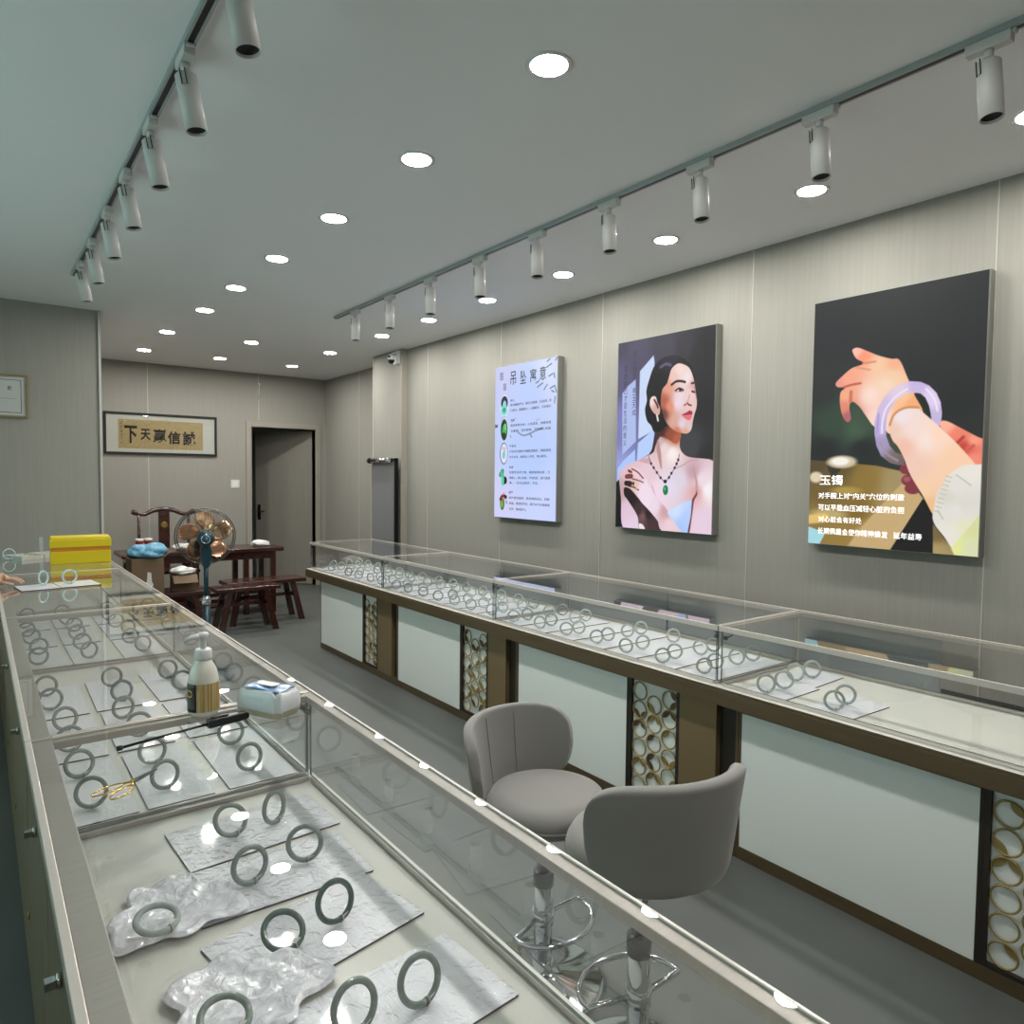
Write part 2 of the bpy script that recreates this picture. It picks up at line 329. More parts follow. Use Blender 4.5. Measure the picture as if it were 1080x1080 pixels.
for k, (p, x, ys, side) in enumerate(((pa_, 2.475, (.878,1.417,1.95,2.491,3.040,3.593,4.18,4.764,5.36), 'right'), (pb_, .56, (1.94,2.479,3.036,3.605,4.158,4.756,5.297), 'left'))):
    for i, y in enumerate(ys):
        o = p if i == 0 else dup(p); o.location = (x, y, CZ-.02); o.scale = (1.12, 1.12, 1.08); o['group'] = 'white spotlights on the %s track' % side
        o.rotation_euler = (0, 0, math.radians(rng.uniform(-8, 8)) + (math.radians(-25) if side == 'right' else math.radians(62)))
        for ch in o.children:
            if ch.name.startswith('adaptor'): ch.rotation_euler = (0, 0, -o.rotation_euler.z)
        o['label'] = 'white cylindrical spotlight, %s from the camera on the %s ceiling track' % ('nearest' if i == 0 else ORD[i] if i < len(ys)-1 else 'farthest', side)

# security camera on the pillar
t = thing('security_camera', 'small white and black security camera high on the pillar', 'camera', (WX-.073, 6.81, 2.832))
m = MB(); m.box(-.012,.007,-.07,.05,-.07,.07,'white_plastic'); m.build('wall_plate', t, bevel=.004)
m = MB(); m.tube([(-.012,0,.03),(-.05,0,.04),(-.06,0,.02)],.012,'white_plastic',10); m.lathe([(.0,.03),(.025,.028),(.036,.015),(.038,-.02),(.036,-.03)],'white_plastic',(-.062,0,.0),20,cap=True); m.build('camera_body', t)
m = MB(); m.lathe([(.037,0),(.034,-.02),(.02,-.036),(0,-.04)],'black',(-.062,0,-.03),20); m.cyl((-.092,-.02,.0),(-.105,-.028,.0),.012,'black',12); m.build('lens_dome', t)

# ---------------------------------------------------------------- backlit posters
ART = json.loads(r'''{"1":[["P",2,1,[],[[0.0326,1.1928,196,200,240],[0.7088,1.1971,214,222,250],[0.4303,0.9954,186,204,248],[0.4399,0.4633,182,204,252],[0.083,0.0803,206,208,246],[0.6384,0.1017,200,212,252]]],["O",3,0,[[0.1272,0.9025],[0.051,0.088]],[[240,246,250]]],["O",3,0,[[0.1303,0.711],[0.051,0.088]],[[240,246,250]]],["O",1.5,0,[[0.1269,0.9248],[0.046,0.058]],[[12,22,52]]],["O",1.5,0,[[0.1294,0.9023],[0.026,0.045]],[[150,205,215]]],["O",1.5,0,[[0.1245,0.8709],[0.042,0.045]],[[120,215,200]]],["O",1.5,0,[[0.1245,0.8709],[0.022,0.02]],[[60,150,130]]],["O",1.5,0,[[0.1271,0.7112],[0.047,0.086]],[[20,60,30]]],["O",1.5,0,[[0.1158,0.7437],[0.03,0.04]],[[8,14,12]]],["O",1.5,0,[[0.1326,0.7046],[0.032,0.055]],[[60,170,80]]],["O",1.5,0,[[0.1224,0.6667],[0.03,0.022]],[[15,40,20]]],["O",1.5,0,[[0.1428,0.7327],[0.016,0.03]],[[110,200,120]]],["O",1.5,0,[[0.1248,0.5193],[0.052,0.088]],[[70,80,100]]],["O",1.5,0,[[0.127,0.5193],[0.045,0.08]],[[222,226,244]]],["S",2,9,[[0.1209,0.5643],[0.1353,0.5383],[0.1198,0.4938]],[[150,200,215]]],["O",1.5,0,[[0.125,0.5065],[0.02,0.03]],[[120,195,200]]],["S",1.5,3,[[0.0972,0.5585],[0.1722,0.5628]],[[230,170,175]]],["S",1.5,14,[[0.0788,0.3459],[0.1109,0.3782],[0.1061,0.3395],[0.1498,0.3012],[0.1232,0.2817]],[[40,150,110]]],["O",1.5,0,[[0.1466,0.3012],[0.024,0.03]],[[8,20,24]]],["O",1.5,0,[[0.1121,0.3009],[0.02,0.045]],[[100,205,165]]],["O",1.5,0,[[0.0983,0.3524],[0.015,0.03]],[[80,190,140]]],["O",1.5,0,[[0.1097,0.1137],[0.03,0.055]],[[50,110,40]]],["O",1.5,0,[[0.1065,0.1071],[0.015,0.03]],[[130,180,80]]],["S",1.5,9,[[0.0819,0.1452],[0.1141,0.1784],[0.1627,0.1668]],[[90,30,25]]],["S",1.5,5,[[0.114,0.1849],[0.1354,0.1982]],[[230,150,140]]],["O",1.5,0,[[0.152,0.1665],[0.015,0.018]],[[40,15,15]]],["S",1.5,7,[[0.1198,0.1592],[0.1147,0.1397]],[[200,90,50]]],["S",1.5,4,[[0.1632,0.1347],[0.1689,0.1157]],[[120,80,50]]],["P",1,1,[[0.004,0.7627],[0.023,0.7519],[0.0415,0.7658],[0.0341,0.7481],[0.0442,0.7333],[0.0232,0.7389],[0.0068,0.7268]],[[10,12,14]]],["S",1.5,4,[[0.6589,1.1946],[0.6905,1.2111]],[[96,120,140]]],["S",1.5,4,[[0.6506,1.1516],[0.7093,1.1738]],[[96,120,140]]],["S",1.5,4,[[0.6793,1.0839],[0.7243,1.0964]],[[96,120,140]]],["S",1.5,4,[[0.5458,1.0147],[0.6111,1.041]],[[96,120,140]]],["S",1.5,4,[[0.626,0.9892],[0.6622,1.0241]],[[96,120,140]]],["S",1.5,4,[[0.6948,0.9916],[0.744,1.0072]],[[96,120,140]]],["S",1.5,4,[[0.7377,1.1007],[0.7473,1.0649]],[[96,120,140]]],["S",1.5,4,[[0.7537,1.1914],[0.7711,1.2123]],[[96,120,140]]],["S",1.5,4,[[0.7132,0.9752],[0.7405,0.9611]],[[96,120,140]]],["S",1.5,4,[[0.7466,0.8791],[0.7546,0.9249]],[[96,120,140]]],["S",1.5,4,[[0.5262,1.0466],[0.5639,1.0607]],[[96,120,140]]],["S",1.5,4,[[0.7485,1.0068],[0.7673,0.9586]],[[96,120,140]]],["S",1.5,2.5,[[0.0827,0.784],[0.1093,0.8144],[0.1361,0.8191]],[[150,160,190]]],["S",1.5,2.5,[[0.2319,0.769],[0.2832,0.7972]],[[150,160,190]]],["S",1.5,2.5,[[0.5315,0.7608],[0.5787,0.7759]],[[150,160,190]]],["S",2,5,[[0.3056,0.6838],[0.3769,0.6558],[0.4559,0.6647],[0.5329,0.6854],[0.6176,0.7022]],[[130,145,170]]],["S",2,5,[[0.4558,0.6677],[0.4856,0.6391]],[[120,135,160]]],["S",2,2,[[0.1843,1.1126],[0.2261,1.1207]],[[170,180,215]]]],"2":[["P",2,1,[],[[0.0084,1.2067,66,63,80],[0.0135,0.9955,88,84,118],[0.0102,0.6935,125,125,185],[0.0103,0.3537,150,158,218],[0.4143,1.1358,66,62,76],[0.6555,1.0772,36,36,40],[0.7248,0.7618,34,34,37],[0.5611,1.1152,54,50,60],[0.617,0.5123,62,62,66],[0.7333,0.4596,38,38,38],[0.1627,1.1262,78,74,98],[0.7296,1.1159,30,30,32]]],["P",4,0,[[0.195,1.0162],[0.3079,1.1033],[0.3165,1.063],[0.3295,0.6324],[0.1911,0.5803]],[[200,215,245]]],["P",4,0,[[0.0923,0.9313],[0.1597,0.9688],[0.1716,0.5662],[0.0518,0.4814],[0.0431,0.8873]],[[172,186,232]]],["P",3,0,[[0.1892,0.5552],[0.3293,0.6433],[0.3194,0.5208],[0.2853,0.4816],[0.183,0.436]],[[182,205,250]]],["P",3,0,[[0.0565,0.4377],[0.1654,0.515],[0.1674,0.4328],[0.1138,0.4196],[0.0342,0.3678],[0.0231,0.3045],[0.0118,0.2903],[0.0094,0.389]],[[172,198,248]]],["P",2,0,[[-0.0175,0.2864],[0.0286,0.3186],[0.0604,0.2768],[0.0861,0.0046],[-0.0107,-0.0013]],[[12,8,10]]],["P",1.5,1,[[0.3427,0.6261],[0.3316,0.5537],[0.3112,0.501],[0.2853,0.4802],[0.2235,0.4524],[0.1231,0.423],[0.0577,0.3887],[0.025,0.3467],[0.0335,0.2765],[0.0484,0.1784],[0.067,0.0034],[0.2077,-0.0052],[0.4695,-0.0049],[0.7656,-0.0224],[0.8426,-0.0167],[0.8454,0.3848],[0.7712,0.4331],[0.7262,0.4442],[0.6107,0.4556],[0.5586,0.4789],[0.5309,0.5212],[0.527,0.6045],[0.4522,0.6468]],[[0.4053,0.5183,232,212,212],[0.4731,0.484,248,236,236],[0.3704,0.5523,205,175,175],[0.4198,0.6094,150,88,68],[0.4872,0.5741,200,125,95],[0.1052,0.3885,225,190,200],[0.4619,0.2825,226,216,236],[0.3782,0.2548,240,215,230],[0.5427,0.3222,222,210,225],[0.6366,0.367,198,160,170],[0.6994,0.3233,236,216,226],[0.7291,0.0748,230,205,225],[0.6632,0.2476,222,170,170],[0.112,0.1107,225,195,215],[0.0515,0.2487,195,160,165],[0.288,0.3742,230,200,210],[0.7463,0.2618,245,238,242],[0.1516,0.0224,228,205,225]]],["P",2,1,[[0.3427,0.6261],[0.3694,0.5919],[0.3448,0.5466],[0.3201,0.4941],[0.2854,0.4762],[0.3066,0.5078],[0.3185,0.5541],[0.3278,0.6003]],[[48,28,34]]],["P",3,1,[[0.357,0.5726],[0.3822,0.4927],[0.3933,0.3937],[0.3813,0.397],[0.3627,0.4534],[0.3455,0.5201]],[[186,140,142]]],["P",4,1,[[0.1965,0.4426],[0.286,0.4547],[0.3045,0.421],[0.2512,0.4249]],[[205,165,175]]],["S",4,3,[[0.5084,0.3917],[0.5644,0.4118],[0.6113,0.4335],[0.6656,0.4371]],[[196,158,166]]],["S",5,3,[[0.3168,0.2805],[0.3537,0.2011],[0.4322,0.1376]],[[205,165,180]]],["S",6,6,[[0.6361,0.3859],[0.6614,0.3104],[0.6632,0.2476]],[[196,150,155]]],["P",2,1,[[0.0751,0.2631],[0.1272,0.257],[0.2027,0.1968],[0.3215,0.0995],[0.3704,0.0552],[0.4019,0.0005],[0.2619,-0.0017],[0.2121,0.0019],[0.1964,0.08],[0.1103,0.1803],[0.0762,0.2142]],[[0.1377,0.2088,24,14,15],[0.2418,0.0822,118,84,90],[0.3401,0.0535,70,45,50],[0.2047,0.1147,60,40,44],[0.2862,0.0979,40,25,27]]],["P",2,1,[[0.2113,0.0328],[0.2432,0.0278],[0.2619,-0.0017],[0.2167,-0.0012]],[[240,225,230]]],["P",1.5,1,[[0.1192,0.3919],[0.1609,0.3985],[0.2347,0.3675],[0.2717,0.3203],[0.2904,0.2801],[0.3623,0.2013],[0.4408,0.1313],[0.5345,0.0253],[0.5513,0.0038],[0.4019,0.0005],[0.3658,0.0683],[0.3213,0.1062],[0.2306,0.1703],[0.193,0.2171],[0.146,0.2504],[0.1081,0.2671],[0.0814,0.2757],[0.0835,0.3085],[0.1443,0.3194],[0.0879,0.3225],[0.0855,0.3434],[0.1436,0.347],[0.1057,0.3677]],[[0.1984,0.3676,236,205,214],[0.1543,0.2919,224,184,175],[0.2466,0.2523,240,220,236],[0.3376,0.1538,236,216,232],[0.4683,0.0409,234,206,216],[0.4326,0.1244,205,160,165],[0.2751,0.1853,238,222,236]]],["S",1.5,3.5,[[0.138,0.3883],[0.1893,0.3676],[0.2402,0.3269]],[[96,45,50]]],["S",1.5,3,[[0.1442,0.3229],[0.1998,0.313],[0.2409,0.2997]],[[120,60,62]]],["S",1.5,3.5,[[0.1127,0.2741],[0.1641,0.268],[0.2013,0.2501]],[[84,40,42]]],["P",1.5,1,[[0.0806,0.3085],[0.14,0.3056],[0.1379,0.2779],[0.0813,0.2785]],[[40,20,20]]],["P",1.5,1,[[0.0853,0.3503],[0.1435,0.3539],[0.146,0.3277],[0.0859,0.3246]],[[120,55,60]]],["P",1.5,1,[[0.1053,0.385],[0.1383,0.3746],[0.1433,0.3608],[0.1104,0.3663]],[[100,45,48]]],["S",1,6,[[0.1652,0.2989],[0.1872,0.2649]],[[222,205,165]]],["O",1,0,[[0.1561,0.292],[0.009,0.013]],[[20,50,35]]],["P",2,1,[[0.4454,0.1151],[0.4985,0.15],[0.5467,0.1744],[0.5943,0.1901],[0.632,0.1932],[0.6306,0.1012],[0.6058,0.0023],[0.5512,0.007],[0.5008,0.0623]],[[0.5073,0.1276,205,222,252],[0.5818,0.0667,178,204,250],[0.5505,0.0328,170,198,248]]],["P",1.5,1,[[0.6306,0.1887],[0.6371,0.2091],[0.6617,0.2444],[0.6643,0.2602],[0.6698,0.2321],[0.6476,0.1936],[0.6391,0.1332],[0.6192,0.0032],[0.6042,0.0022],[0.6244,0.1009]],[[118,62,72]]],["S",1,2,[[0.2784,0.4737],[0.3045,0.421],[0.327,0.3941],[0.3538,0.364],[0.3847,0.331],[0.421,0.3082],[0.4522,0.3346],[0.4722,0.3607],[0.4961,0.393],[0.5118,0.4187],[0.5233,0.4443],[0.5289,0.475]],[[95,75,85]]],["O",1.5,0,[[0.3045,0.421],[0.009,0.009]],[[35,28,35]]],["O",1.5,0,[[0.327,0.3941],[0.009,0.009]],[[35,28,35]]],["O",1.5,0,[[0.3538,0.364],[0.009,0.009]],[[35,28,35]]],["O",1.5,0,[[0.3847,0.331],[0.009,0.009]],[[35,28,35]]],["O",1.5,0,[[0.4522,0.3333],[0.009,0.009]],[[35,28,35]]],["O",1.5,0,[[0.4706,0.3594],[0.009,0.009]],[[35,28,35]]],["O",1.5,0,[[0.4945,0.3918],[0.009,0.009]],[[35,28,35]]],["O",1.5,0,[[0.5093,0.4175],[0.009,0.009]],[[35,28,35]]],["O",1.5,0,[[0.5209,0.4411],[0.009,0.009]],[[35,28,35]]],["O",1.5,0,[[0.4218,0.3082],[0.014,0.012]],[[25,30,35]]],["O",1.5,0,[[0.4258,0.2544],[0.021,0.031]],[[14,120,68]]],["O",2,0,[[0.4205,0.2622],[0.007,0.012]],[[70,190,130]]],["P",3,1,[[0.3337,0.6398],[0.4097,0.6752],[0.4691,0.633],[0.5351,0.6029],[0.5321,0.5659],[0.5003,0.5401],[0.446,0.566],[0.378,0.5883],[0.3444,0.5598],[0.3286,0.5006],[0.3155,0.5009],[0.3306,0.5935]],[[0.3853,0.6372,62,30,28],[0.4536,0.5949,148,74,52],[0.5078,0.5669,180,92,64],[0.3444,0.5598,60,35,38]]],["P",2,1,[[0.2589,0.8244],[0.2529,0.8851],[0.2734,0.9498],[0.3149,1.0346],[0.3823,1.0753],[0.4736,1.0815],[0.5388,1.0583],[0.5954,1.0134],[0.6282,0.9503],[0.6406,0.8929],[0.6276,0.8318],[0.6038,0.7082],[0.427,0.6547],[0.3856,0.6241],[0.3255,0.6203],[0.2983,0.6616],[0.2621,0.697],[0.2443,0.7653]],[[0.4576,1.0656,42,36,48],[0.335,0.9237,15,12,15],[0.3401,0.7254,14,12,13],[0.5799,1.0059,30,22,24]]],["S",5,7,[[0.3667,1.0218],[0.4086,1.0363],[0.4463,1.0252]],[[92,86,118]]],["P",1.5,1,[[0.4995,1.0271],[0.5399,1.0202],[0.5881,0.9924],[0.6168,0.9422],[0.6313,0.8938],[0.642,0.843],[0.6511,0.7924],[0.6492,0.7489],[0.6364,0.7123],[0.6265,0.6754],[0.6177,0.6287],[0.6026,0.6074],[0.5752,0.5986],[0.5106,0.6117],[0.4607,0.6386],[0.418,0.6799],[0.3931,0.7285],[0.3745,0.7888],[0.3757,0.8411],[0.3873,0.8858],[0.4201,0.9151],[0.4373,0.9586],[0.4552,1.0017]],[[0.5169,0.9817,242,216,210],[0.5741,0.9311,240,225,226],[0.4375,0.8875,226,156,130],[0.4018,0.8127,180,95,74],[0.4489,0.7701,226,142,112],[0.506,0.785,236,216,228],[0.5418,0.6549,226,210,226],[0.4803,0.6776,216,165,148],[0.5105,0.6181,205,122,90],[0.575,0.6087,225,165,140],[0.6019,0.6327,222,195,200],[0.6003,0.8342,236,206,206],[0.6294,0.7691,232,196,190],[0.3982,0.7282,110,56,44],[0.4772,0.9478,235,195,185],[0.6263,0.8819,215,170,165],[0.521,0.8285,236,214,222]]],["P",1.2,1,[[0.2843,0.7957],[0.287,0.8288],[0.3067,0.8457],[0.3329,0.8395],[0.3467,0.8041],[0.3691,0.7662],[0.3625,0.7272],[0.3314,0.7313],[0.3001,0.7613]],[[0.2942,0.8216,240,215,210],[0.3393,0.7585,215,165,155]]],["S",1.5,5,[[0.3203,0.8227],[0.3428,0.7912],[0.3519,0.7708]],[[70,30,30]]],["S",1,5,[[0.3445,0.7251],[0.3548,0.6902]],[[225,225,212]]],["S",1.2,6,[[0.4578,0.9036],[0.4942,0.9204],[0.5347,0.9175],[0.5604,0.9098]],[[62,40,40]]],["S",1.2,5,[[0.6103,0.8972],[0.6343,0.8985]],[[80,50,48]]],["S",1,4,[[0.4876,0.8647],[0.5157,0.8762],[0.5441,0.8659],[0.5482,0.8604]],[[45,28,28]]],["O",1,0,[[0.5265,0.865],[0.012,0.01]],[[50,35,30]]],["S",1,4.5,[[0.614,0.8486],[0.6405,0.8406]],[[60,38,36]]],["S",1,1.5,[[0.4918,0.8579],[0.5444,0.8544]],[[150,100,95]]],["S",1.5,4,[[0.561,0.7706],[0.5797,0.7818],[0.5902,0.7721],[0.61,0.7656]],[[120,55,55]]],["S",4,4,[[0.5966,0.8283],[0.5872,0.7976],[0.5703,0.78]],[[214,165,160]]],["S",2,2,[[0.6303,0.8752],[0.6408,0.8306],[0.6511,0.7924]],[[190,130,120]]],["P",1.2,1,[[0.5386,0.7125],[0.5796,0.7275],[0.6014,0.7367],[0.6205,0.7247],[0.6155,0.7093],[0.5801,0.711]],[[160,45,66]]],["P",1.2,1,[[0.5467,0.7081],[0.5801,0.711],[0.6162,0.7099],[0.6122,0.6875],[0.5928,0.6774],[0.5648,0.6905]],[[226,112,124]]]],"3":[["P",2,1,[],[[0.0912,1.0267,33,34,38],[0.3974,0.981,34,35,38],[0.6644,0.9411,32,33,36],[0.6732,0.7006,31,33,35],[0.049,0.7951,38,42,40],[0.1054,0.5928,46,66,52],[0.2336,0.5708,62,86,66],[0.2781,0.6141,56,76,58],[0.0759,0.4829,32,34,36],[0.2675,0.4777,30,34,34],[0.5417,0.783,32,34,36],[0.555,0.0078,22,18,20],[0.7405,0.5325,34,38,38]]],["P",3,0,[[-0.0432,0.4322],[0.1698,0.4123],[0.3329,0.396],[0.4704,0.3641],[0.5467,0.2429],[0.4098,-0.0445],[-0.0267,-0.087]],[[0.1536,0.3893,96,80,42],[0.0307,0.4072,84,70,45],[0.0704,0.2799,112,92,48],[0.2799,0.324,140,112,50],[0.4353,0.3097,160,140,95],[0.3284,0.0683,200,166,112],[0.489,0.2489,198,176,138],[0.1646,0.057,150,122,60],[0.04,0.117,140,118,66],[0.2442,0.177,128,100,40]]],["P",5,0,[[0.4609,0.3216],[0.5169,0.2802],[0.5503,0.243],[0.4083,-0.0012],[0.2087,0.0022],[0.2714,0.0969]],[[198,168,118]]],["P",2,0,[[0.5467,0.2444],[0.5946,0.1768],[0.6011,-0.0636],[0.3723,-0.0721]],[[22,18,20]]],["P",4,1,[[0.0928,0.4023],[0.1621,0.3892],[0.1378,0.352],[0.1119,0.3519]],[[50,48,40]]],["O",6,0,[[0.1638,0.4157],[0.075,0.031]],[[205,190,160]]],["O",5,0,[[0.1569,0.4183],[0.045,0.02]],[[245,240,232]]],["O",7,0,[[0.0329,0.339],[0.035,0.028]],[[220,205,175]]],["O",9,0,[[0.1912,0.2738],[0.07,0.02]],[[170,145,70]]],["O",10,0,[[0.101,0.154],[0.09,0.025]],[[185,165,110]]],["S",7,18,[[0.0036,0.1219],[0.084,0.1346]],[[225,190,110]]],["P",3,0,[[-0.0325,0.0957],[0.0415,0.0725],[0.0885,0.0518],[0.045,-0.037],[-0.028,-0.0434]],[[165,215,225]]],["P",1.5,1,[[0.6035,0.5738],[0.6138,0.5921],[0.6395,0.5871],[0.6781,0.5642],[0.7623,0.5126],[0.8132,0.4893],[0.8176,0.3693],[0.7453,0.4035],[0.7357,0.4172],[0.6747,0.4858],[0.6351,0.5338]],[[0.6337,0.5721,252,178,150],[0.6794,0.5284,240,130,105],[0.7061,0.4759,190,62,56],[0.7418,0.4986,248,160,130],[0.7445,0.4238,242,140,118],[0.7248,0.4651,225,100,85]]],["S",3,5,[[0.6806,0.4939],[0.7015,0.5171]],[[180,60,55]]],["S",3,5,[[0.7103,0.445],[0.7425,0.4782]],[[205,90,78]]],["O",2,0,[[0.4676,0.381],[0.026,0.026]],[[128,50,62]]],["O",2,0,[[0.4805,0.3272],[0.03,0.026]],[[128,50,62]]],["O",2,0,[[0.5022,0.2891],[0.036,0.026]],[[128,50,62]]],["O",4,0,[[0.4752,0.3318],[0.016,0.012]],[[165,85,95]]],["P",1.5,1,[[0.201,0.9629],[0.2264,0.9685],[0.2744,0.9452],[0.3274,0.9172],[0.3862,0.8948],[0.4147,0.8911],[0.4331,0.867],[0.4521,0.8213],[0.4686,0.7835],[0.5111,0.7005],[0.5348,0.5989],[0.4548,0.5454],[0.3765,0.549],[0.3151,0.5849],[0.2813,0.6291],[0.2413,0.6851],[0.204,0.711],[0.194,0.6809],[0.2037,0.6263],[0.1853,0.6119],[0.1621,0.6405],[0.1465,0.7],[0.147,0.7584],[0.1717,0.7817],[0.1332,0.787],[0.1212,0.8077],[0.1539,0.8393],[0.2002,0.8727],[0.2574,0.8886],[0.222,0.9158],[0.204,0.9449]],[[0.2247,0.9497,252,190,175],[0.2523,0.9271,248,150,115],[0.329,0.8724,246,200,165],[0.4013,0.8709,246,176,140],[0.2966,0.7336,250,218,204],[0.1783,0.8212,246,166,136],[0.1392,0.7981,235,150,140],[0.173,0.7445,244,170,135],[0.1845,0.6352,178,98,104],[0.1631,0.6832,225,135,110],[0.3686,0.7791,246,216,188],[0.4492,0.7057,248,196,150],[0.3374,0.6256,250,215,205],[0.4777,0.6817,244,170,115],[0.389,0.8137,244,205,170]]],["S",3,4,[[0.1637,0.7841],[0.2029,0.7918],[0.2453,0.7952]],[[190,95,70]]],["S",3,3,[[0.2219,0.8739],[0.2887,0.8547]],[[220,150,115]]],["S",4,3,[[0.2536,0.8891],[0.3136,0.8907]],[[215,135,100]]],["S",4,6,[[0.2001,0.7575],[0.1993,0.7114]],[[205,115,85]]],["P",1.5,1,[[0.4933,0.725],[0.5376,0.7089],[0.5608,0.6539],[0.5651,0.6077],[0.5472,0.6266],[0.5152,0.6787]],[[26,34,28]]],["P",2,1,[[0.3689,0.5605],[0.3915,0.5335],[0.4142,0.4957],[0.4477,0.4471],[0.4158,0.4515],[0.3858,0.4893]],[[62,70,50]]],["P",1.5,0,[[0.5719,0.5825],[0.5671,0.6252],[0.5578,0.6648],[0.5412,0.7015],[0.5205,0.7211],[0.4897,0.7289],[0.4555,0.7248],[0.4212,0.7044],[0.3925,0.67],[0.3773,0.6304],[0.3711,0.5789],[0.3756,0.5342],[0.393,0.489],[0.4191,0.4573],[0.4584,0.4418],[0.4635,0.3957],[0.4318,0.3982],[0.3958,0.4089],[0.3547,0.4416],[0.3309,0.491],[0.321,0.544],[0.3189,0.6042],[0.3302,0.6634],[0.3563,0.7135],[0.3911,0.7533],[0.4328,0.7748],[0.4742,0.7814],[0.5186,0.774],[0.5559,0.7533],[0.5866,0.7187],[0.6057,0.6751],[0.6125,0.6292],[0.6112,0.5943],[0.6018,0.5668]],[[0.3389,0.5806,190,175,225],[0.3584,0.654,206,188,222],[0.4339,0.7434,225,205,225],[0.5024,0.7549,200,180,225],[0.5712,0.6955,222,205,238],[0.5971,0.6092,196,180,220],[0.3494,0.4904,165,150,190],[0.4168,0.422,120,105,105],[0.4487,0.4178,112,95,95]]],["S",3,3.5,[[0.3547,0.55],[0.3563,0.6095],[0.3724,0.6678],[0.4205,0.7228],[0.4616,0.7466]],[[238,225,245]]],["S",3,3,[[0.3311,0.551],[0.3369,0.6405]],[[172,150,205]]],["S",3,3,[[0.5432,0.7403],[0.5777,0.6949],[0.5941,0.6375]],[[240,228,248]]],["S",4,3,[[0.3489,0.5054],[0.3799,0.4523],[0.4311,0.4181]],[[160,145,160]]],["P",1.5,1,[[0.391,0.5483],[0.3897,0.5853],[0.3993,0.618],[0.4232,0.6458],[0.4648,0.6574],[0.5059,0.6566],[0.5336,0.6346],[0.6084,0.563],[0.6809,0.4856],[0.7514,0.4],[0.7494,0.3925],[0.6981,0.3856],[0.6342,0.3121],[0.6028,0.2371],[0.5969,0.1694],[0.5462,0.2581],[0.4891,0.3526],[0.4589,0.4286],[0.4288,0.4843],[0.4066,0.5107]],[[0.4382,0.6192,240,224,226],[0.5512,0.5126,246,224,212],[0.4957,0.558,244,218,210],[0.4571,0.4798,240,190,170],[0.6829,0.4318,248,205,172],[0.5448,0.2959,244,206,170],[0.5796,0.2062,238,190,140],[0.6031,0.5317,252,214,190],[0.4046,0.5698,236,200,180],[0.645,0.386,246,206,172],[0.5222,0.3844,240,200,182]]],["S",3,4,[[0.3897,0.5853],[0.4094,0.6357],[0.4577,0.6615],[0.5126,0.6589]],[[205,140,90]]],["P",2,0,[[0.5927,0.1316],[0.6216,0.0959],[0.6712,0.0328],[0.7334,-0.0494],[0.5997,-0.0637]],[[0.6081,0.0875,120,100,60],[0.6108,0.0127,170,150,100]]],["P",1.5,1,[[0.8184,0.3848],[0.818,0.3961],[0.7365,0.3969],[0.7043,0.3928],[0.6722,0.3726],[0.6431,0.3455],[0.6243,0.3046],[0.6049,0.2745],[0.5975,0.2294],[0.594,0.1918],[0.5903,0.1616],[0.6034,0.1247],[0.6427,0.075],[0.6782,0.0223],[0.7326,-0.0276],[0.8333,-0.0174]],[[0.7313,0.3638,232,226,216],[0.6815,0.2981,226,222,214],[0.6498,0.2533,215,212,200],[0.6852,0.1957,226,222,216],[0.6181,0.1928,222,220,212],[0.7169,0.2261,218,214,206],[0.6624,0.0913,230,226,214],[0.7276,0.1103,226,226,190]]],["P",3,0,[[0.788,0.2],[0.7276,0.1103],[0.6903,0.0564],[0.6714,0.0254],[0.6965,-0.0239],[0.7959,-0.0141]],[[0.7525,0.1336,215,216,160],[0.6913,0.0271,225,230,150],[0.7437,0.0243,215,220,180]]],["S",1.5,1.5,[[0.5961,0.1919],[0.6197,0.1854]],[[190,184,170]]],["S",1.5,1.5,[[0.6016,0.2116],[0.6252,0.205]],[[190,184,170]]],["S",1.5,1.5,[[0.6071,0.2312],[0.6306,0.2246]],[[190,184,170]]],["S",1.5,1.5,[[0.6126,0.2508],[0.636,0.244]],[[190,184,170]]],["S",1.5,1.5,[[0.6181,0.2703],[0.6414,0.2634]],[[190,184,170]]],["S",1.5,1.5,[[0.6235,0.2897],[0.6467,0.2828]],[[190,184,170]]],["S",1.5,1.5,[[0.6289,0.3091],[0.6521,0.302]],[[190,184,170]]],["S",1.5,1.5,[[0.6343,0.3284],[0.6574,0.3212]],[[190,184,170]]],["S",1.5,1.5,[[0.6397,0.3477],[0.6627,0.3404]],[[190,184,170]]],["S",2,1.5,[[0.6795,0.3529],[0.7398,0.3062]],[[176,172,165]]],["S",2,2,[[0.6113,0.1925],[0.633,0.1563]],[[186,182,168]]]]}''')
def spline(P, closed, sub=6):
    P = np.array(P, float); n = len(P); out = []
    rngi = range(n) if closed else range(n-1)
    for i in rngi:
        p0 = P[(i-1) % n] if closed or i > 0 else P[0]; p1 = P[i]; p2 = P[(i+1) % n]; p3 = P[(i+2) % n] if closed or i+2 < n else P[-1]
        for k in range(sub):
            t = k/sub; out.append(.5*((2*p1)+(-p0+p2)*t+(2*p0-5*p1+4*p2-p3)*t*t+(-p0+3*p1-3*p2+p3)*t**3))
    if not closed: out.append(P[-1])
    return np.array(out)
def segdist(X, Y, P, closed):
    d = np.full(X.shape, 1e9); n = len(P)
    for i in range(n if closed else n-1):
        a = P[i]; b = P[(i+1) % n]; e = b-a; L = (e**2).sum()+1e-12
        t = np.clip(((X-a[0])*e[0]+(Y-a[1])*e[1])/L, 0, 1); d = np.minimum(d, (X-a[0]-t*e[0])**2+(Y-a[1]-t*e[1])**2)
    return np.sqrt(d)
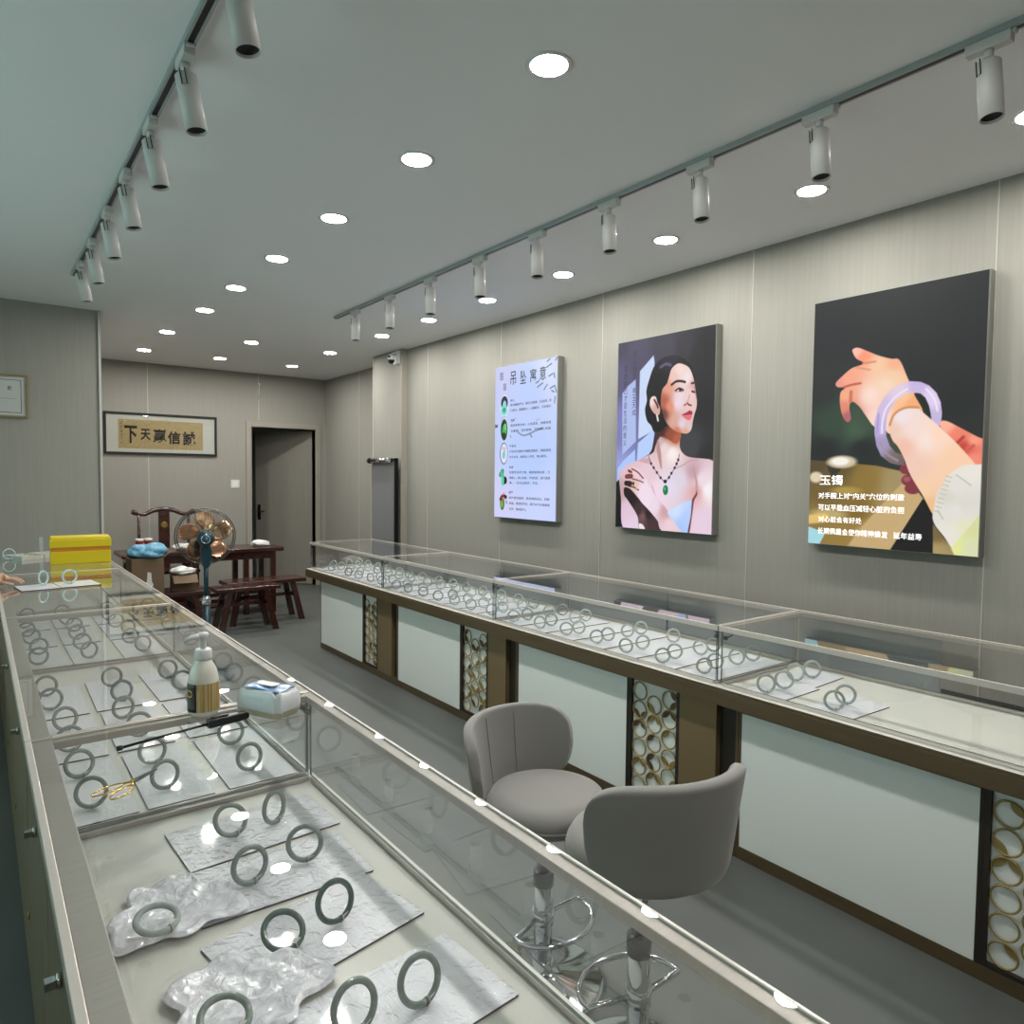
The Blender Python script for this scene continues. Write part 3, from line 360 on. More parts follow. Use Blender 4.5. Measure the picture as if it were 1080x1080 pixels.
def inside(X, Y, P):
    c = np.zeros(X.shape, bool); n = len(P)
    for i in range(n):
        x0_, y0_ = P[i]; x1_, y1_ = P[(i+1) % n]
        if y0_ == y1_: continue
        c ^= ((y0_ > Y) != (y1_ > Y)) & (X < (x1_-x0_)*(Y-y0_)/(y1_-y0_)+x0_)
    return c
def paint(key, W, H, step):
    nx, ny = int(W/step), int(H/step); xs = np.linspace(0, W, nx+1); ys = np.linspace(0, H, ny+1); X, Y = np.meshgrid(xs, ys); img = np.zeros((ny+1, nx+1, 3))
    for typ, fe, sm, pts, cols in ART[key]:
        fe = fe*.0018
        if typ == 'O':
            (cx_, cy_), (rx, ry) = pts; q = np.sqrt(((X-cx_)/rx)**2+((Y-cy_)/ry)**2); al = np.clip((1-q)*min(rx, ry)/fe+.5, 0, 1)
        elif typ == 'S':
            P = spline(pts, False); al = np.clip((sm*.0013-segdist(X, Y, P, False))/fe+.5, 0, 1)
        elif not pts: al = np.ones(X.shape)
        else:
            P = spline(pts, True, 5) if sm else np.array(pts); d = segdist(X, Y, P, True); al = np.clip(np.where(inside(X, Y, P), d, -d)/fe+.5, 0, 1)
        if len(cols) == 1 and len(cols[0]) == 3: c = np.array(cols[0])[None, None, :]*np.ones(X.shape+(1,))
        else:
            ws = 0; c = 0
            for u, v, r, g, b in cols:
                w_ = 1/((X-u)**2+(Y-v)**2+2e-4)**1.6; ws = ws+w_; c = c+w_[..., None]*np.array([r, g, b])
            c = c/ws[..., None]
        img = img*(1-al[..., None])+c*al[..., None]
    return img, nx, ny, xs, ys
def art_mesh(name, key, W, H, step, parent, T, strength):
    img, nx, ny, xs, ys = paint(key, W, H, step)
    s = np.clip(img/255, 0, 1); s = np.where(s <= .04045, s/12.92, ((s+.055)/1.055)**2.4)
    X, Y = np.meshgrid(xs, ys); V = np.stack([X.ravel(), Y.ravel(), np.zeros(X.size)], 1)
    i, j = np.meshgrid(np.arange(nx), np.arange(ny)); q = (j*(nx+1)+i).ravel(); Fc = np.stack([q, q+1, q+nx+2, q+nx+1], 1)
    me = bpy.data.meshes.new(name); me.vertices.add(len(V)); me.vertices.foreach_set('co', V.ravel()); me.loops.add(Fc.size); me.loops.foreach_set('vertex_index', Fc.ravel().astype(np.int32))
    me.polygons.add(len(Fc)); me.polygons.foreach_set('loop_start', np.arange(0, Fc.size, 4, dtype=np.int32)); me.update(calc_edges=True)
    ca = me.color_attributes.new('print', 'FLOAT_COLOR', 'POINT'); ca.data.foreach_set('color', np.concatenate([s.reshape(-1, 3), np.ones((len(V), 1))], 1).ravel())
    m = bpy.data.materials.new('backlit_print'); m.use_nodes = True; nt = m.node_tree; b = nt.nodes['Principled BSDF']; a = nt.nodes.new('ShaderNodeAttribute'); a.attribute_name = 'print'
    b.inputs['Base Color'].default_value = (.01, .01, .01, 1); b.inputs['Roughness'].default_value = .5; b.inputs['Specular IOR Level'].default_value = .15
    nt.links.new(a.outputs['Color'], b.inputs['Emission Color']); b.inputs['Emission Strength'].default_value = strength; me.materials.append(m)
    o = bpy.data.objects.new(name, me); COL.objects.link(o); o.parent = parent; o.matrix_local = T; return o
PW, PH, PZ = .776, 1.22, 1.215
def poster(y_left, key, label, strength):
    t = thing('light_box_poster', label, 'poster', (WX, y_left, PZ), 0); t.scale = (1.06, 1.06, 1.06)
    m = MB(); m.box(-.058, -.001, -PW-.004, .004, -.004, PH+.004, 'signal_grey'); m.build('frame', t, bevel=.002)
    B = Matrix(((0,0,-1,-.0605),(-1,0,0,0),(0,1,0,0),(0,0,0,1)))
    a = art_mesh('print', key, PW, PH, .003 if key != '1' else .0035, t, B, strength)
    return t, B, a
def TX(u, v, dz=.0008): return Matrix.Translation((u, v, dz))
p1, B1, a1 = poster(5.008, '1', 'pale blue backlit wall poster of pendant meanings with five pendant pictures', POSTER_L)
p2, B2, a2 = poster(3.532, '2', 'backlit wall poster of a woman wearing a green pendant necklace', POSTER_L)
p3, B3, a3 = poster(2.070, '3', 'dark backlit wall poster of a wrist with a lavender bangle', POSTER_L)
def L3(txt, u, v, w_, h_, **k): lettering('lettering', txt, a3, TX(u, v), w_, h_, 'em_white', bold=.003, **k)
L3('玉镯', .055, .300, .117, .050)
L3('对手腕上对“内关”穴位的刺激', .049, .2315, .418, .031); L3('可以平稳血压减轻心脏的负担', .051, .171, .418, .032)
L3('对心脏会有好处', .053, .112, .220, .030); L3('长期佩戴会使你精神焕发', .051, .0515, .347, .032); L3('延年益寿', .424, .0525, .125, .031)
def V2(txt, u, v_top, v_bot, w_):
    n = len(txt); st = (v_top-v_bot)/n
    for i, ch in enumerate(txt):
        if ch != ' ': lettering('lettering', ch, a2, TX(u-w_/2, v_top-(i+1)*st+st*.08), w_, st*.84, 'em_grey')
V2('佳人如玉 美玉天成', .149, 1.158, .731, .031); V2('取悦自己才是生活的意义', .073, 1.071, .536, .029)
for ch, u, v, h_ in (('吊',.206,1.062,.108),('坠',.333,1.058,.104),('寓',.457,1.060,.102),('意',.572,1.064,.102)): lettering('lettering', ch, a1, TX(u, v), .074, h_, 'em_ink', bold=.01)
for ch, u, v, w_, h_ in (('翡',.062,1.112,.05,.066),('翠',.108,1.022,.045,.060)): lettering('lettering', ch, a1, TX(u, v), w_, h_, 'em_ink')
def L1(txt, u, v, w_, h_=.021): lettering('lettering', txt, a1, TX(u, v), w_, h_, 'em_ink', bold=.006)
for r in (('佛公',.208,.930,.052),('佛公佩戴保平安，寓意生活顺遂，大肚能容，笑',.208,.893,.505),('口常开，佩戴佛公，心胸豁达，平安喜乐',.211,.850,.500),
          ('观音',.215,.772,.048),('观音寓意吉祥，心性柔和，男戴观音',.212,.730,.500),('女戴佛，消灾解难，平安顺心如意',.217,.686,.493),('安。',.208,.645,.02),
          ('平安扣',.199,.566,.088),('平安扣外圈和中圈都是圆形，圆圆满满',.202,.522,.510),('平平安安，寓意出入平安，事业顺利。',.200,.478,.472),
          ('如意',.201,.397,.053),('如意是吉祥之物，寓意事事如意，万',.202,.356,.505),('事顺心，称心如意，平安如意，福气满满',.203,.312,.505),('满，一生好运相伴，平安。',.203,.272,.370),
          ('葫芦',.199,.195,.053),('葫芦音同福禄，寓意福禄双全，招财',.202,.152,.504),('纳福，驱邪保平安，葫芦多子多福寓意',.203,.108,.505),('吉祥，聚财聚气。',.204,.062,.223)): L1(*r)

# ---------------------------------------------------------------- calligraphy, certificate, switch
t = thing('framed_calligraphy', 'long black framed calligraphy scroll on the back wall', 'picture', (1.217, BY, 1.800)); t.scale = (1.06, 1.06, 1.06)
FWd, FHt = 1.203, .474
m = MB()
for b in ((0,FWd,-.028,-.001,0,.024),(0,FWd,-.028,-.001,FHt-.024,FHt),(0,.024,-.028,-.001,.024,FHt-.024),(FWd-.024,FWd,-.028,-.001,.024,FHt-.024)): m.box(*b,'ink')
m.build('frame', t)
boxobj('mount', t, (.024,FWd-.024,-.012,-.002,.024,FHt-.024), 'mount')
sc_ = boxobj('scroll', t, (.145,1.045,-.0135,-.012,.066,.395), 'scroll')
Bc = Matrix(((1,0,0,0),(0,0,-1,-.0142),(0,1,0,0),(0,0,0,1)))
for ch, u, v, w_, h_ in (('下',.205,.125,.130,.200),('天',.370,.165,.105,.130),('贏',.500,.140,.140,.160),('信',.655,.130,.140,.150),('誠',.820,.115,.140,.170)): lettering('calligraphy', ch, sc_, Bc @ TX(u, v, 0), w_, h_, 'ink', bold=.03)
for i, ch in enumerate('诚信赢天下书'): lettering('inscription', ch, sc_, Bc @ TX(.168, .335-i*.045, 0), .018, .03, 'ink')
boxobj('seal', sc_, (.62,.635,-.0145,-.0135,.275,.30), 'ink_red')
boxobj('cover_glass', t, (.024,FWd-.024,-.022,-.019,.024,FHt-.024), 'clear')
t = thing('framed_certificate', 'gilt framed certificate at the left edge on the partition wall', 'certificate', (-.148, PY, 1.993)); t.scale = (1.06, 1.06, 1.06); W_, H_ = .465, .318
m = MB()
for b in ((0,W_,-.02,-.001,0,.014),(0,W_,-.02,-.001,H_-.014,H_),(0,.014,-.02,-.001,.014,H_-.014),(W_-.014,W_,-.02,-.001,.014,H_-.014)): m.box(*b,'gold_frame')
m.build('frame', t); cp = boxobj('certificate_sheet', t, (.014,W_-.014,-.01,-.002,.014,H_-.014), 'cert')
m = MB()
for b in ((.04,W_-.04,-.0108,-.0102,.034,.039),(.04,W_-.04,-.0108,-.0102,H_-.043,H_-.038),(.04,.045,-.0108,-.0102,.039,H_-.043),(W_-.045,W_-.04,-.0108,-.0102,.039,H_-.043),(.07,W_-.075,-.0108,-.0102,.138,.140)): m.box(*b,'certline')
m.build('printed_border', cp)
Bc2 = Matrix(((1,0,0,0),(0,0,-1,-.0105),(0,1,0,0),(0,0,0,1)))
for ch, u in (('营',.10),('业',.18),('执',.26),('照',.34)): lettering('lettering', ch, cp, Bc2 @ TX(u, .20, 0), .028, .03, 'certline', bold=.02)
boxobj('cover_glass', t, (.014,W_-.014,-.017,-.014,.014,H_-.014), 'clear')
t = thing('light_switch', 'white square light switch on the back wall left of the door', 'switch', (2.722, BY, 1.444))
boxobj('switch_plate', t, (-.055,.055,-.010,-.001,-.055,.055), 'white_plastic', .003); boxobj('rocker', t, (-.032,.032,-.014,-.010,-.034,.034), 'rim', .002)
m = MB(); m.tube([(3.037,BY-.008,2.79),(3.032,BY-.03,2.73),(3.044,BY-.012,2.67),(3.034,BY-.01,2.58)],.005,'white_plastic',8); m.lathe([(.012,0),(.016,-.02),(.008,-.04)],'white_plastic',(3.037,BY-.018,2.79),12); tag(m.build('cable_end'), 'short white cable end hanging high above the back door', 'cable')

# ---------------------------------------------------------------- counters
T0, TB = .95, .70        # lid top, tray board top
def glass_case(kind, x0, x1, y0, y1, label, staff_x, cust_x, doors):
    """x0<x1 outline; cust_x = customer side; origin at centre on the board"""
    cx_, cy_ = (x0+x1)/2, (y0+y1)/2; t = thing('display_case', label, 'display case', (cx_, cy_, TB+.002), 0, 'glass display cases on the %s counter' % kind)
    a, b, h = (x1-x0)/2, (y1-y0)/2-.003, T0-TB-.002; s = 1 if cust_x > staff_x else -1
    wst = .052 if kind == 'left' else .035; wcu = .030
    xs_ = -s*a; xc = s*a
    def bx(m, xa, xb, *r, **k): m.box(min(xa,xb), max(xa,xb), *r, **k)
    m = MB()
    bx(m, xs_, xs_+s*.013, -b, b, h-.022, h, 'steel2'); bx(m, xs_+s*.013, xs_+s*wst, -b, b, h-.022, h-.0045, 'steel')
    bx(m, xc, xc-s*.006, -b, b, h-.022, h, 'steel2'); bx(m, xc-s*.006, xc-s*wcu, -b, b, h-.022, h-.0045, 'steel')
    lo, hi = min(xs_+s*wst, xc-s*wcu), max(xs_+s*wst, xc-s*wcu)
    for q in (-1, 1):
        m.box(lo, hi, min(q*b, q*(b-.006)), max(q*b, q*(b-.006)), h-.022, h, 'steel2'); m.box(lo, hi, min(q*(b-.006), q*(b-.026)), max(q*(b-.006), q*(b-.026)), h-.022, h-.0045, 'steel')
    m.build('lid_frame', t, bevel=.0015)
    m = MB(); m.box(min(xs_+s*.014, xc-s*.007), max(xs_+s*.014, xc-s*.007), -b+.007, b-.007, h-.0042, h-.0002, 'glass'); m.build('top_glass', t)
    def pane(nm, X0, X1, Y0, Y1, edge):
        m = MB(); z0, z1 = .012, h-.0225; P = [(X0,Y0),(X1,Y0),(X1,Y1),(X0,Y1)]; bi = len(m.v); m.v += [(p[0],p[1],z0) for p in P]+[(p[0],p[1],z1) for p in P]
        for k, q in enumerate(((0,1,5,4),(1,2,6,5),(2,3,7,6),(3,0,4,7))):
            long_ = (k % 2 == 0) == (abs(X1-X0) > abs(Y1-Y0)); m.face([bi+i for i in q], 'glass' if long_ else 'gedge')
        m.face([bi+3,bi+2,bi+1,bi], 'gedge'); m.face([bi+4,bi+5,bi+6,bi+7], 'gedge'); return m.build(nm, t)
    xg = xc-s*.008; pane('front_glass', min(xg-s*.006, xg), max(xg-s*.006, xg), -b+.010, b-.010, 'x')
    e0, e1 = sorted((xs_+s*.012, xg-s*.009)); pane('end_glass', e0, e1, -b+.004, -b+.010, 'y'); pane('end_glass', e0, e1, b-.010, b-.004, 'y')
    m = MB()
    for q in (-1, 1): m.box(e0, e1, *sorted((q*(b-.002), q*(b-.018))), 0, .011, 'steel')
    m.box(*sorted((xg+s*.002, xg-s*.008)), -b+.02, b-.02, 0, .011, 'steel2'); m.build('bottom_channel', t)
    m = MB()
    for q in (-1, 1):
        yy = q*(b-.022); m.tube([(xg-s*.010,yy,h-.05),(xg-s*.024,yy,h-.05),(xg-s*.030,yy-q*.010,h-.042),(xg-s*.030,yy-q*.022,h-.034)],.0028,'black',8); m.box(*sorted((xg-s*.009,xg-s*.016)), *sorted((yy-q*.006,yy+q*.010)), h-.058, h-.042, 'black')
    m.build('corner_clamp', t)
    # sliding back panels on the staff side
    mn = 'grey_back' if kind == 'right' else 'steel'
    m = MB(); bx(m, xs_+s*.012, xs_+s*.030, -b+.012, b-.012, 0, .012, 'steel'); m.build('door_track', t)
    X0_, X1_ = sorted((xs_+s*.022, xs_+s*.027)); X2_, X3_ = sorted((xs_+s*.014, xs_+s*.019))
    pl = []
    if doors == 'open':
        m = MB(); m.box(X0_, X1_, .27, b-.014, .013, h-.024, mn); m.build('sliding_door', t); m = MB(); m.box(X2_, X3_, .31, b-.05, .013, h-.024, mn); m.build('sliding_door', t); boxobj('rubber_rail', t, (X2_, X1_, -b+.02, .268, .013, .030), 'black')
    else:
        m = MB(); m.box(X0_, X1_, -.02, b-.014, .013, h-.024, mn); m.build('sliding_door', t); m = MB(); m.box(X2_, X3_, -b+.014, .02, .013, h-.024, mn); m.build('sliding_door', t)
    return t
# right counter: continuous board, then bases and cases
RX0, RX1 = 2.435, 3.06
m = MB(); m.box(RX0-.022, RX1+.02, -.9, 6.30, TB-.012, TB, 'marble', side='bronze'); m.box(RX0-.026, RX1+.02, -.9, 6.30, TB-.072, TB-.0122, 'bronze'); tag(m.build('worktop', bevel=.001), 'long white marble counter top with bronze edge along the posters wall', 'worktop')
WORD = {1:'nearest', 2:'second nearest', 3:'third', 4:'farthest'}
rs = [-.0, 1.774, 3.37, 4.82, 6.27]
R_CASE = []
for i in range(4):
    nm = ('nearest','second nearest','third','farthest')[i]
    R_CASE.append(glass_case('right', RX0, RX1, rs[i], rs[i+1], ('clear glass display case on the posters-side counter, %s' % ('nearest the camera with an open back' if i == 0 else 'second from the camera' if i == 1 else 'third from the camera' if i == 2 else 'farthest from the camera')), RX1, RX0, 'open' if i == 0 else 'closed'))
def lattice(parent, W_, H_):
    """screen of gold rings in front of white glass, in local yz"""
    o = thing_part('lattice_screen', parent)
    m = MB(); m.box(.004,.012,0,W_,0,H_,'panel_white'); m.build('backing_glass', o)
    m = MB()
    for b in ((0,.018),(W_-.018,W_)): m.box(-.012,.012,b[0],b[1],0,H_,'darkwood')
    m.box(-.012,.012,.018,W_-.018,H_-.012,H_,'darkwood'); m.box(-.012,.012,.018,W_-.018,0,.012,'darkwood'); m.build('screen_frame', o)
    m = MB(); r = (W_-.038)/6; n = 9; xs3 = (.019+r, W_/2, W_-.019-r); petals = MB(); pd = MB()
    for c, yy in enumerate(xs3):
        off = 0 if c != 1 else r
        for k in range(n+1):
            zz = .012 + r + k*2*r*1.01 + off*1.01
            if zz+r > H_-.012 or zz - r < .011: continue
            m.torus((-.004, yy, zz), r-.0035, .0034, 'brass_dull', (1,0,0), 28, 6)
            if rng.random() < .75:
                gold_ = rng.random() < .6; mp = m; a0 = rng.integers(0, 4)*math.pi/2+math.pi/4
                for a1_ in ([a0, a0+math.pi/2] if rng.random() < .5 else [a0]):
                    pts = []
                    for q in range(9):
                        u = -1+2*q/8; pts.append((u*.029, .0125*(1-u*u)))
                    for q in range(7, 0, -1):
                        u = -1+2*q/8; pts.append((u*.029, -.0125*(1-u*u)))
                    cx2, cz2 = yy+math.cos(a1_)*r*.66, zz+math.sin(a1_)*r*.66
                    T = Matrix.Translation((0, cx2, cz2)) @ Matrix.Rotation(a1_+math.pi/2, 4, 'X') @ Matrix(((0,0,1,0),(1,0,0,0),(0,1,0,0),(0,0,0,1)))
                    mp.prism(pts, -.002, .0015, 'brass_dull' if gold_ else 'bronze', T)
    m.build('ring_lattice', o)
    return o
def thing_part(name, parent):
    o = bpy.data.objects.new(name, None); COL.objects.link(o); o.parent = parent; o.empty_display_size = .03; return o
M['brass_dull'] = mat('dull_brass', (158,138,84), 0.35, metal=.35)
def cabinet(ya, yb, yl, yc, ye, label, mirror=False):
    """front at local x=0 facing -x ; from far end ya down to ye (towards the camera)"""
    t = thing('counter_cabinet', label, 'cabinet', (0, 0, 0)); H_ = TB-.072-.001
    D = .56
    m = MB(); m.box(.03, D, ye, ya, .05, H_, 'staff_wood'); m.box(.0, D, ye, ya, 0, .05, 'bronze'); m.build('body', t)
    m = MB(); m.box(.0,.029, ya-.012, ya, .051, H_, 'bronze'); m.box(.0,.029, yb+.012, ya-.012, H_-.022, H_, 'bronze'); m.box(.0,.029, yb, yb+.012, .051, H_, 'darkwood'); m.build('front_frame', t)
    boxobj('front_panel', t, (.002,.028, yb+.0125, ya-.0125, .0515, H_-.0225), 'panel_white')
    lt = lattice(t, yb-yl, H_-.054); lt.location = (.013, yl, .052)
    boxobj('column', t, (.0,.029, yc, yl-.001, .051, H_), 'gold_panel'); m = MB(); m.box(.0295,.031, ye+.012, yc-.001, .051, H_, 'darkwood'); m.box(.0,.029, ye, ye+.012, .051, H_, 'bronze'); m.build('recess', t)
    return t
RC = [(6.07,5.186,4.93,4.70,4.612),(4.61,3.75,3.45,3.27,3.162),(3.16,2.29,1.985,1.79,1.682),(1.68,.80,.50,.31,.202),(.20,-.68,-.76,-.86,-.9)]
for i, r in enumerate(RC):
    t = cabinet(*r, 'white counter cabinet with gold ring lattice, %s' % ('farthest from the camera','second from the far end','directly behind the grey stools','nearest in view, right foreground','behind the photographer')[i])
    t.location = (2.46, 0, 0); t['group'] = 'cabinets under the posters-side counter'
    for ch in t.children: pass

# left counter
LX0, LX1 = .074, .742; LXC = .15
m = MB(); m.box(.085, LX1+.012, -.9, 6.30, TB-.012, TB, 'marble', side='bronze'); m.box(.085, LX1+.012, -.9, 6.30, TB-.072, TB-.0122, 'bronze'); tag(m.build('worktop', bevel=.001), 'long marble counter top with bronze edge of the left counter', 'worktop')
ls = [-.55, 1.89, 3.575, 5.10, 6.28]
for i in range(4):
    glass_case('left', LX0, LX1, ls[i], ls[i+1], 'clear glass display case on the left counter, %s' % ('nearest, holding large bangle cards' if i == 0 else 'second, under the soap bottle' if i == 1 else 'third, under the paper with two pale bangles' if i == 2 else 'farthest, under the yellow box'), LX0, LX1, 'closed')
H_ = TB-.073
def staff_cabinet(ya, yb, label, cols):
    t = thing('drawer_cabinet', label, 'cabinet', (0,0,0)); t['group'] = 'drawer cabinets under the left counter'
    m = MB(); m.box(.115, .66, yb, ya, .0, H_, 'staff_wood'); m.build('body', t)
    w_ = (ya-yb)/cols
    for c in range(cols):
        for z0, z1 in ((H_-.30, H_-.004), (.06, H_-.304)):
            y0_, y1_ = yb+c*w_+.003, yb+(c+1)*w_-.003
            d = boxobj('drawer' if z0 > .1 else 'door', t, (.098,.1145,y0_,y1_,z0,z1), 'staff_wood', .002)
            m = MB(); yy = (y0_+y1_)/2; zz = z1-.05; m.lathe([(.011,0),(.012,.003),(.005,.005)],'brass_dull',n=14,T=Matrix.Translation((.0975,yy+.1,zz)) @ Matrix.Rotation(-math.pi/2,4,'Y')); m.build('lock', d)
    m = MB(); m.box(.69,.70,yb,ya,.05,H_,'panel_white'); m.build('customer_panel', t)
    m = MB(); m.box(.661,.71,yb,ya,0,.05,'bronze'); m.build('plinth', t)
    return t
for i in range(4): staff_cabinet(ls[i+1]-.002, ls[i]+.002, 'bronze-brown drawer cabinet on the staff side, %s' % ('nearest the camera' if i == 0 else 'second from the camera' if i == 1 else 'third from the camera' if i == 2 else 'farthest from the camera'), 3 if i == 0 else 2)
# upper drawers right under the lid on the staff side with square chrome knobs
for i in range(4):
    ya, yb = ls[i+1]-.004, ls[i]+.004
    t = thing('drawer_unit', 'shallow brown drawer unit with square chrome knobs, %s under the left case lids' % ('nearest' if i == 0 else 'second' if i == 1 else 'third' if i == 2 else 'farthest'), 'drawers', (0,0,0)); t['group'] = 'shallow drawer units under the case lids'
    ks = {0:(.2,1.075,1.56),1:(2.21,2.98),2:(3.95,4.75),3:(5.5,5.95)}[i]; edges = [yb]+[(a+b)/2 for a, b in zip(ks[:-1], ks[1:])]+[ya]
    for k, yk in enumerate(ks):
        d = boxobj('drawer', t, (.0775,.0845,edges[k]+.003,edges[k+1]-.003,TB+.006,T0-.025), 'staff_wood')
        m = MB(); m.cyl((.0770,yk,.88),(.071,yk,.88),.010,'chrome',16); m.box(.057,.071,yk-.007,yk+.007,.874,.886,'chrome'); m.build('knob', d, bevel=.001)

# ---------------------------------------------------------------- bangles and cards
def bangle_proto(R, r, mn, n=44, tagged=True):
    m = MB(); m.torus((0,0,0), R, r, mn, (0,1,0), n, 12); o = m.build('jade_bangle', None)     # stands in the local xz plane, centre at origin
    if tagged:
        m = MB(); m.torus((.006,0,-R), r+.0008, .0007, 'thread', (1,0,0), 12, 5); m.torus((.010,0,-R+.001), r+.0008, .0006, 'paper', (1,0,0), 12, 5)
        T = Matrix.Translation((.014,-.006,-R+.006)) @ Matrix.Rotation(.5,4,'Z') @ Matrix.Rotation(.8,4,'X'); m.box(-.008,.008,-.0004,.0004,-.004,.004,'paper',T); m.build('price_tag', o)
    return o
B_ = {k: bangle_proto(.0345, .0056, mn) for k, mn in (('grey','jade'),('dark','jade_dark'),('pale','jade_pale'),('ice','jade_ice'))}
usedB = set()
def put_bangle(kind, x, y, zc, yaw, lean, label, group, roll=0.0, name=None):
    src = B_[kind]; o = src if kind not in usedB else dup(src); usedB.add(kind)
    R, r = .0345, .0056; hgt = (R*abs(math.cos(lean))+r)
    o.location = (x, y, zc+hgt+.0006); o.rotation_euler = (Matrix.Rotation(yaw,3,'Z') @ Matrix.Rotation(lean,3,'X') @ Matrix.Rotation(roll,3,'Y')).to_euler()
    tag(o, label, 'bangle', group); return o
def card_proto(w_, d_, sleeve=True, th=.004):
    m = MB(); m.box(-w_/2, w_/2, -d_/2, d_/2, 0, th, 'film_white' if sleeve else 'card', side='card_edge'); o = m.build('display_card', None)
    if sleeve:
        m = MB(); f = lambda u, v: (-w_/2-.003+(w_+.006)*u, -d_/2-.003+(d_+.006)*v, th+.0012+.0016*abs(math.sin(19*u+7*v))*math.sin(math.pi*u)*math.sin(math.pi*v)+.0008*math.sin(31*v))
        m.grid(36, 24, f, 'sleeve'); m.build('plastic_sleeve', o, fix=False)
    return o
big = card_proto(.345, .205); small = card_proto(.262, .178, False)
usedC = set()
def put_card(src, key, x, y, yaw, label, group, z=TB, tilt=0.0):
    o = src if key not in usedC else dup(src); usedC.add(key); o.location = (x, y, z+.0006); o.rotation_euler = (tilt, 0, yaw); tag(o, label, 'card', group); return o
ZC = TB+.0055
# nearest left case: four big cards
put_card(big, 'big', .514, 1.682, math.radians(3), 'white bagged display card in the nearest left case, farthest card', 'bagged cards in the nearest left case', z=TB)
put_card(big, 'big', .495, 1.458, math.radians(-2), 'white bagged display card in the nearest left case, second from its far end', 'bagged cards in the nearest left case', z=TB)
put_card(big, 'big', .490, 1.228, math.radians(10), 'white bagged display card in the nearest left case under the dark green bangles', 'bagged cards in the nearest left case', z=TB)
put_card(big, 'big', .512, .965, math.radians(4), 'white bagged display card in the nearest left case, nearest the camera', 'bagged cards in the nearest left case', z=TB)
G1 = 'bangles on the big cards of the nearest left case'
for kind, x, y, yaw, lean, lab in (('grey',.561,1.677,.55,-.15,'grey jade bangle standing right on the farthest big card'),('grey',.462,1.689,.1,-.7,'grey jade bangle lying left on the farthest big card'),
    ('grey',.434,1.449,.15,-.2,'grey jade bangle standing left on the second big card'),('grey',.557,1.467,-.45,-.2,'grey jade bangle standing right on the second big card'),
    ('dark',.525,1.229,.1,-.3,'dark green jade bangle standing right on the third big card'),('dark',.424,1.222,.1,-1.0,'dark green jade bangle tipped over on the third big card'),
    ('grey',.550,.953,.05,-.3,'grey jade bangle standing right on the nearest big card'),('grey',.442,.962,.1,-.3,'grey jade bangle standing left on the nearest big card')):
    put_bangle(kind, x, y, ZC+(.002 if 'second' in lab or 'third' in lab else 0), yaw, lean, lab, G1)
# crumpled bags with bangles lying in them
def crumple(cx_, cy_, rx, ry, seed, label, yaw=0):
    r2 = np.random.default_rng(seed); K = [(r2.uniform(-15, 15), r2.uniform(-15, 15), r2.uniform(0, 6.3), r2.uniform(.3, 1)) for _ in range(9)]
    def f(u, v):
        a = 2*math.pi*u; rr = v*(1+.16*math.sin(3*a+seed)+.10*math.sin(7*a+2*seed)); x = rx*rr*math.cos(a); y = ry*rr*math.sin(a)
        z = sum(w_*abs(math.sin(kx*x*4+ky*y*4+ph)) for kx, ky, ph, w_ in K)/9; z2 = sum(w_*abs(math.sin(ky*x*11-kx*y*11+2*ph)) for kx, ky, ph, w_ in K)/9
        return (x+.006*z2, y-.005*z2, .004+(.002+.032*z+.008*z2)*(.30+.70*v)*(1 if v < .97 else .5))
    m = MB(); m.grid(110, 34, f, 'film_crumple', True); o = m.build('crumpled_wrapper', None, fix=False); o.location = (cx_, cy_, TB+.001); o.rotation_euler = (0, 0, yaw); tag(o, label, 'wrapping', 'crumpled wrappers in the nearest left case')
    r3 = np.random.default_rng(seed+50); J = r3.uniform(-1, 1, (20, 64, 3))
    def fl(u, v):
        i, j = int(round(u*56)) % 56, int(round(v*16)); p = f(u, v); q = J[j, i]; e = .004*min(1, v*4)
        return (p[0]*1.05+q[0]*e, p[1]*1.05+q[1]*e, p[2]+.0065+.0045*q[2]*min(1, v*4))
    m = MB(); m.grid(56, 16, fl, 'sleeve', False); m.build('plastic_film', o, fix=False)
    return o
crumple(.285, 1.44, .115, .105, 3, 'crumpled plastic and paper wrapper by the left edge of the nearest case')
crumple(.325, 1.125, .12, .11, 8, 'crumpled plastic and paper wrapper at the bottom edge of the photo')
put_bangle('pale', .247, 1.383, TB+.024, .3, -1.35, 'pale green jade bangle lying flat in the left crumpled wrapper', 'bangles in the crumpled wrappers')
put_bangle('grey', .280, 1.062, TB+.024, .2, -1.25, 'grey jade bangle lying in the crumpled wrapper at the bottom of the photo', 'bangles in the crumpled wrappers')
# second and third left cases: cards in three columns
tall = card_proto(.20, .425, False); tall2 = card_proto(.20, .425, False)
colx = (.235, .400, .612)
CW = ('staff-side', 'middle', 'customer-side')
for ci, (ys2, case, src, key) in enumerate((((2.15, 2.61, 3.07), 'second', tall, 'tall'), ((3.83, 4.29, 4.75), 'third', tall2, 'tall2'))):
    for i, yc in enumerate(ys2):
        for k, x in enumerate((.236, .412, .624) if ci == 0 else (.236, .412, .624)):
            w_ = .15 if k == 0 else .2
            o = put_card(src, key, x if k else .232, yc, math.radians(rng.uniform(-1.0, 1.0)), 'white bangle card in the %s left case, %s column, %s from the camera' % (case, CW[k], ORD[i]), 'long cards in the second and third left cases', z=TB)
            o.scale = (.75 if k == 0 else (.80 if k == 1 else .92), 1, 1)
            for q, dy in enumerate((-.115, .100)):
                yy = yc+dy+rng.uniform(-.015, .015); xx = (.205, .400, .612)[k]+rng.uniform(-.012, .02)
                put_bangle('grey', xx, yy, ZC, rng.uniform(-.4, .4), rng.uniform(-.35, -.1), 'grey jade bangle, %s left case, %s column, %s along from the camera' % (case, CW[k], ORD[2*i+q]), 'bangles standing in the %s left case' % case)
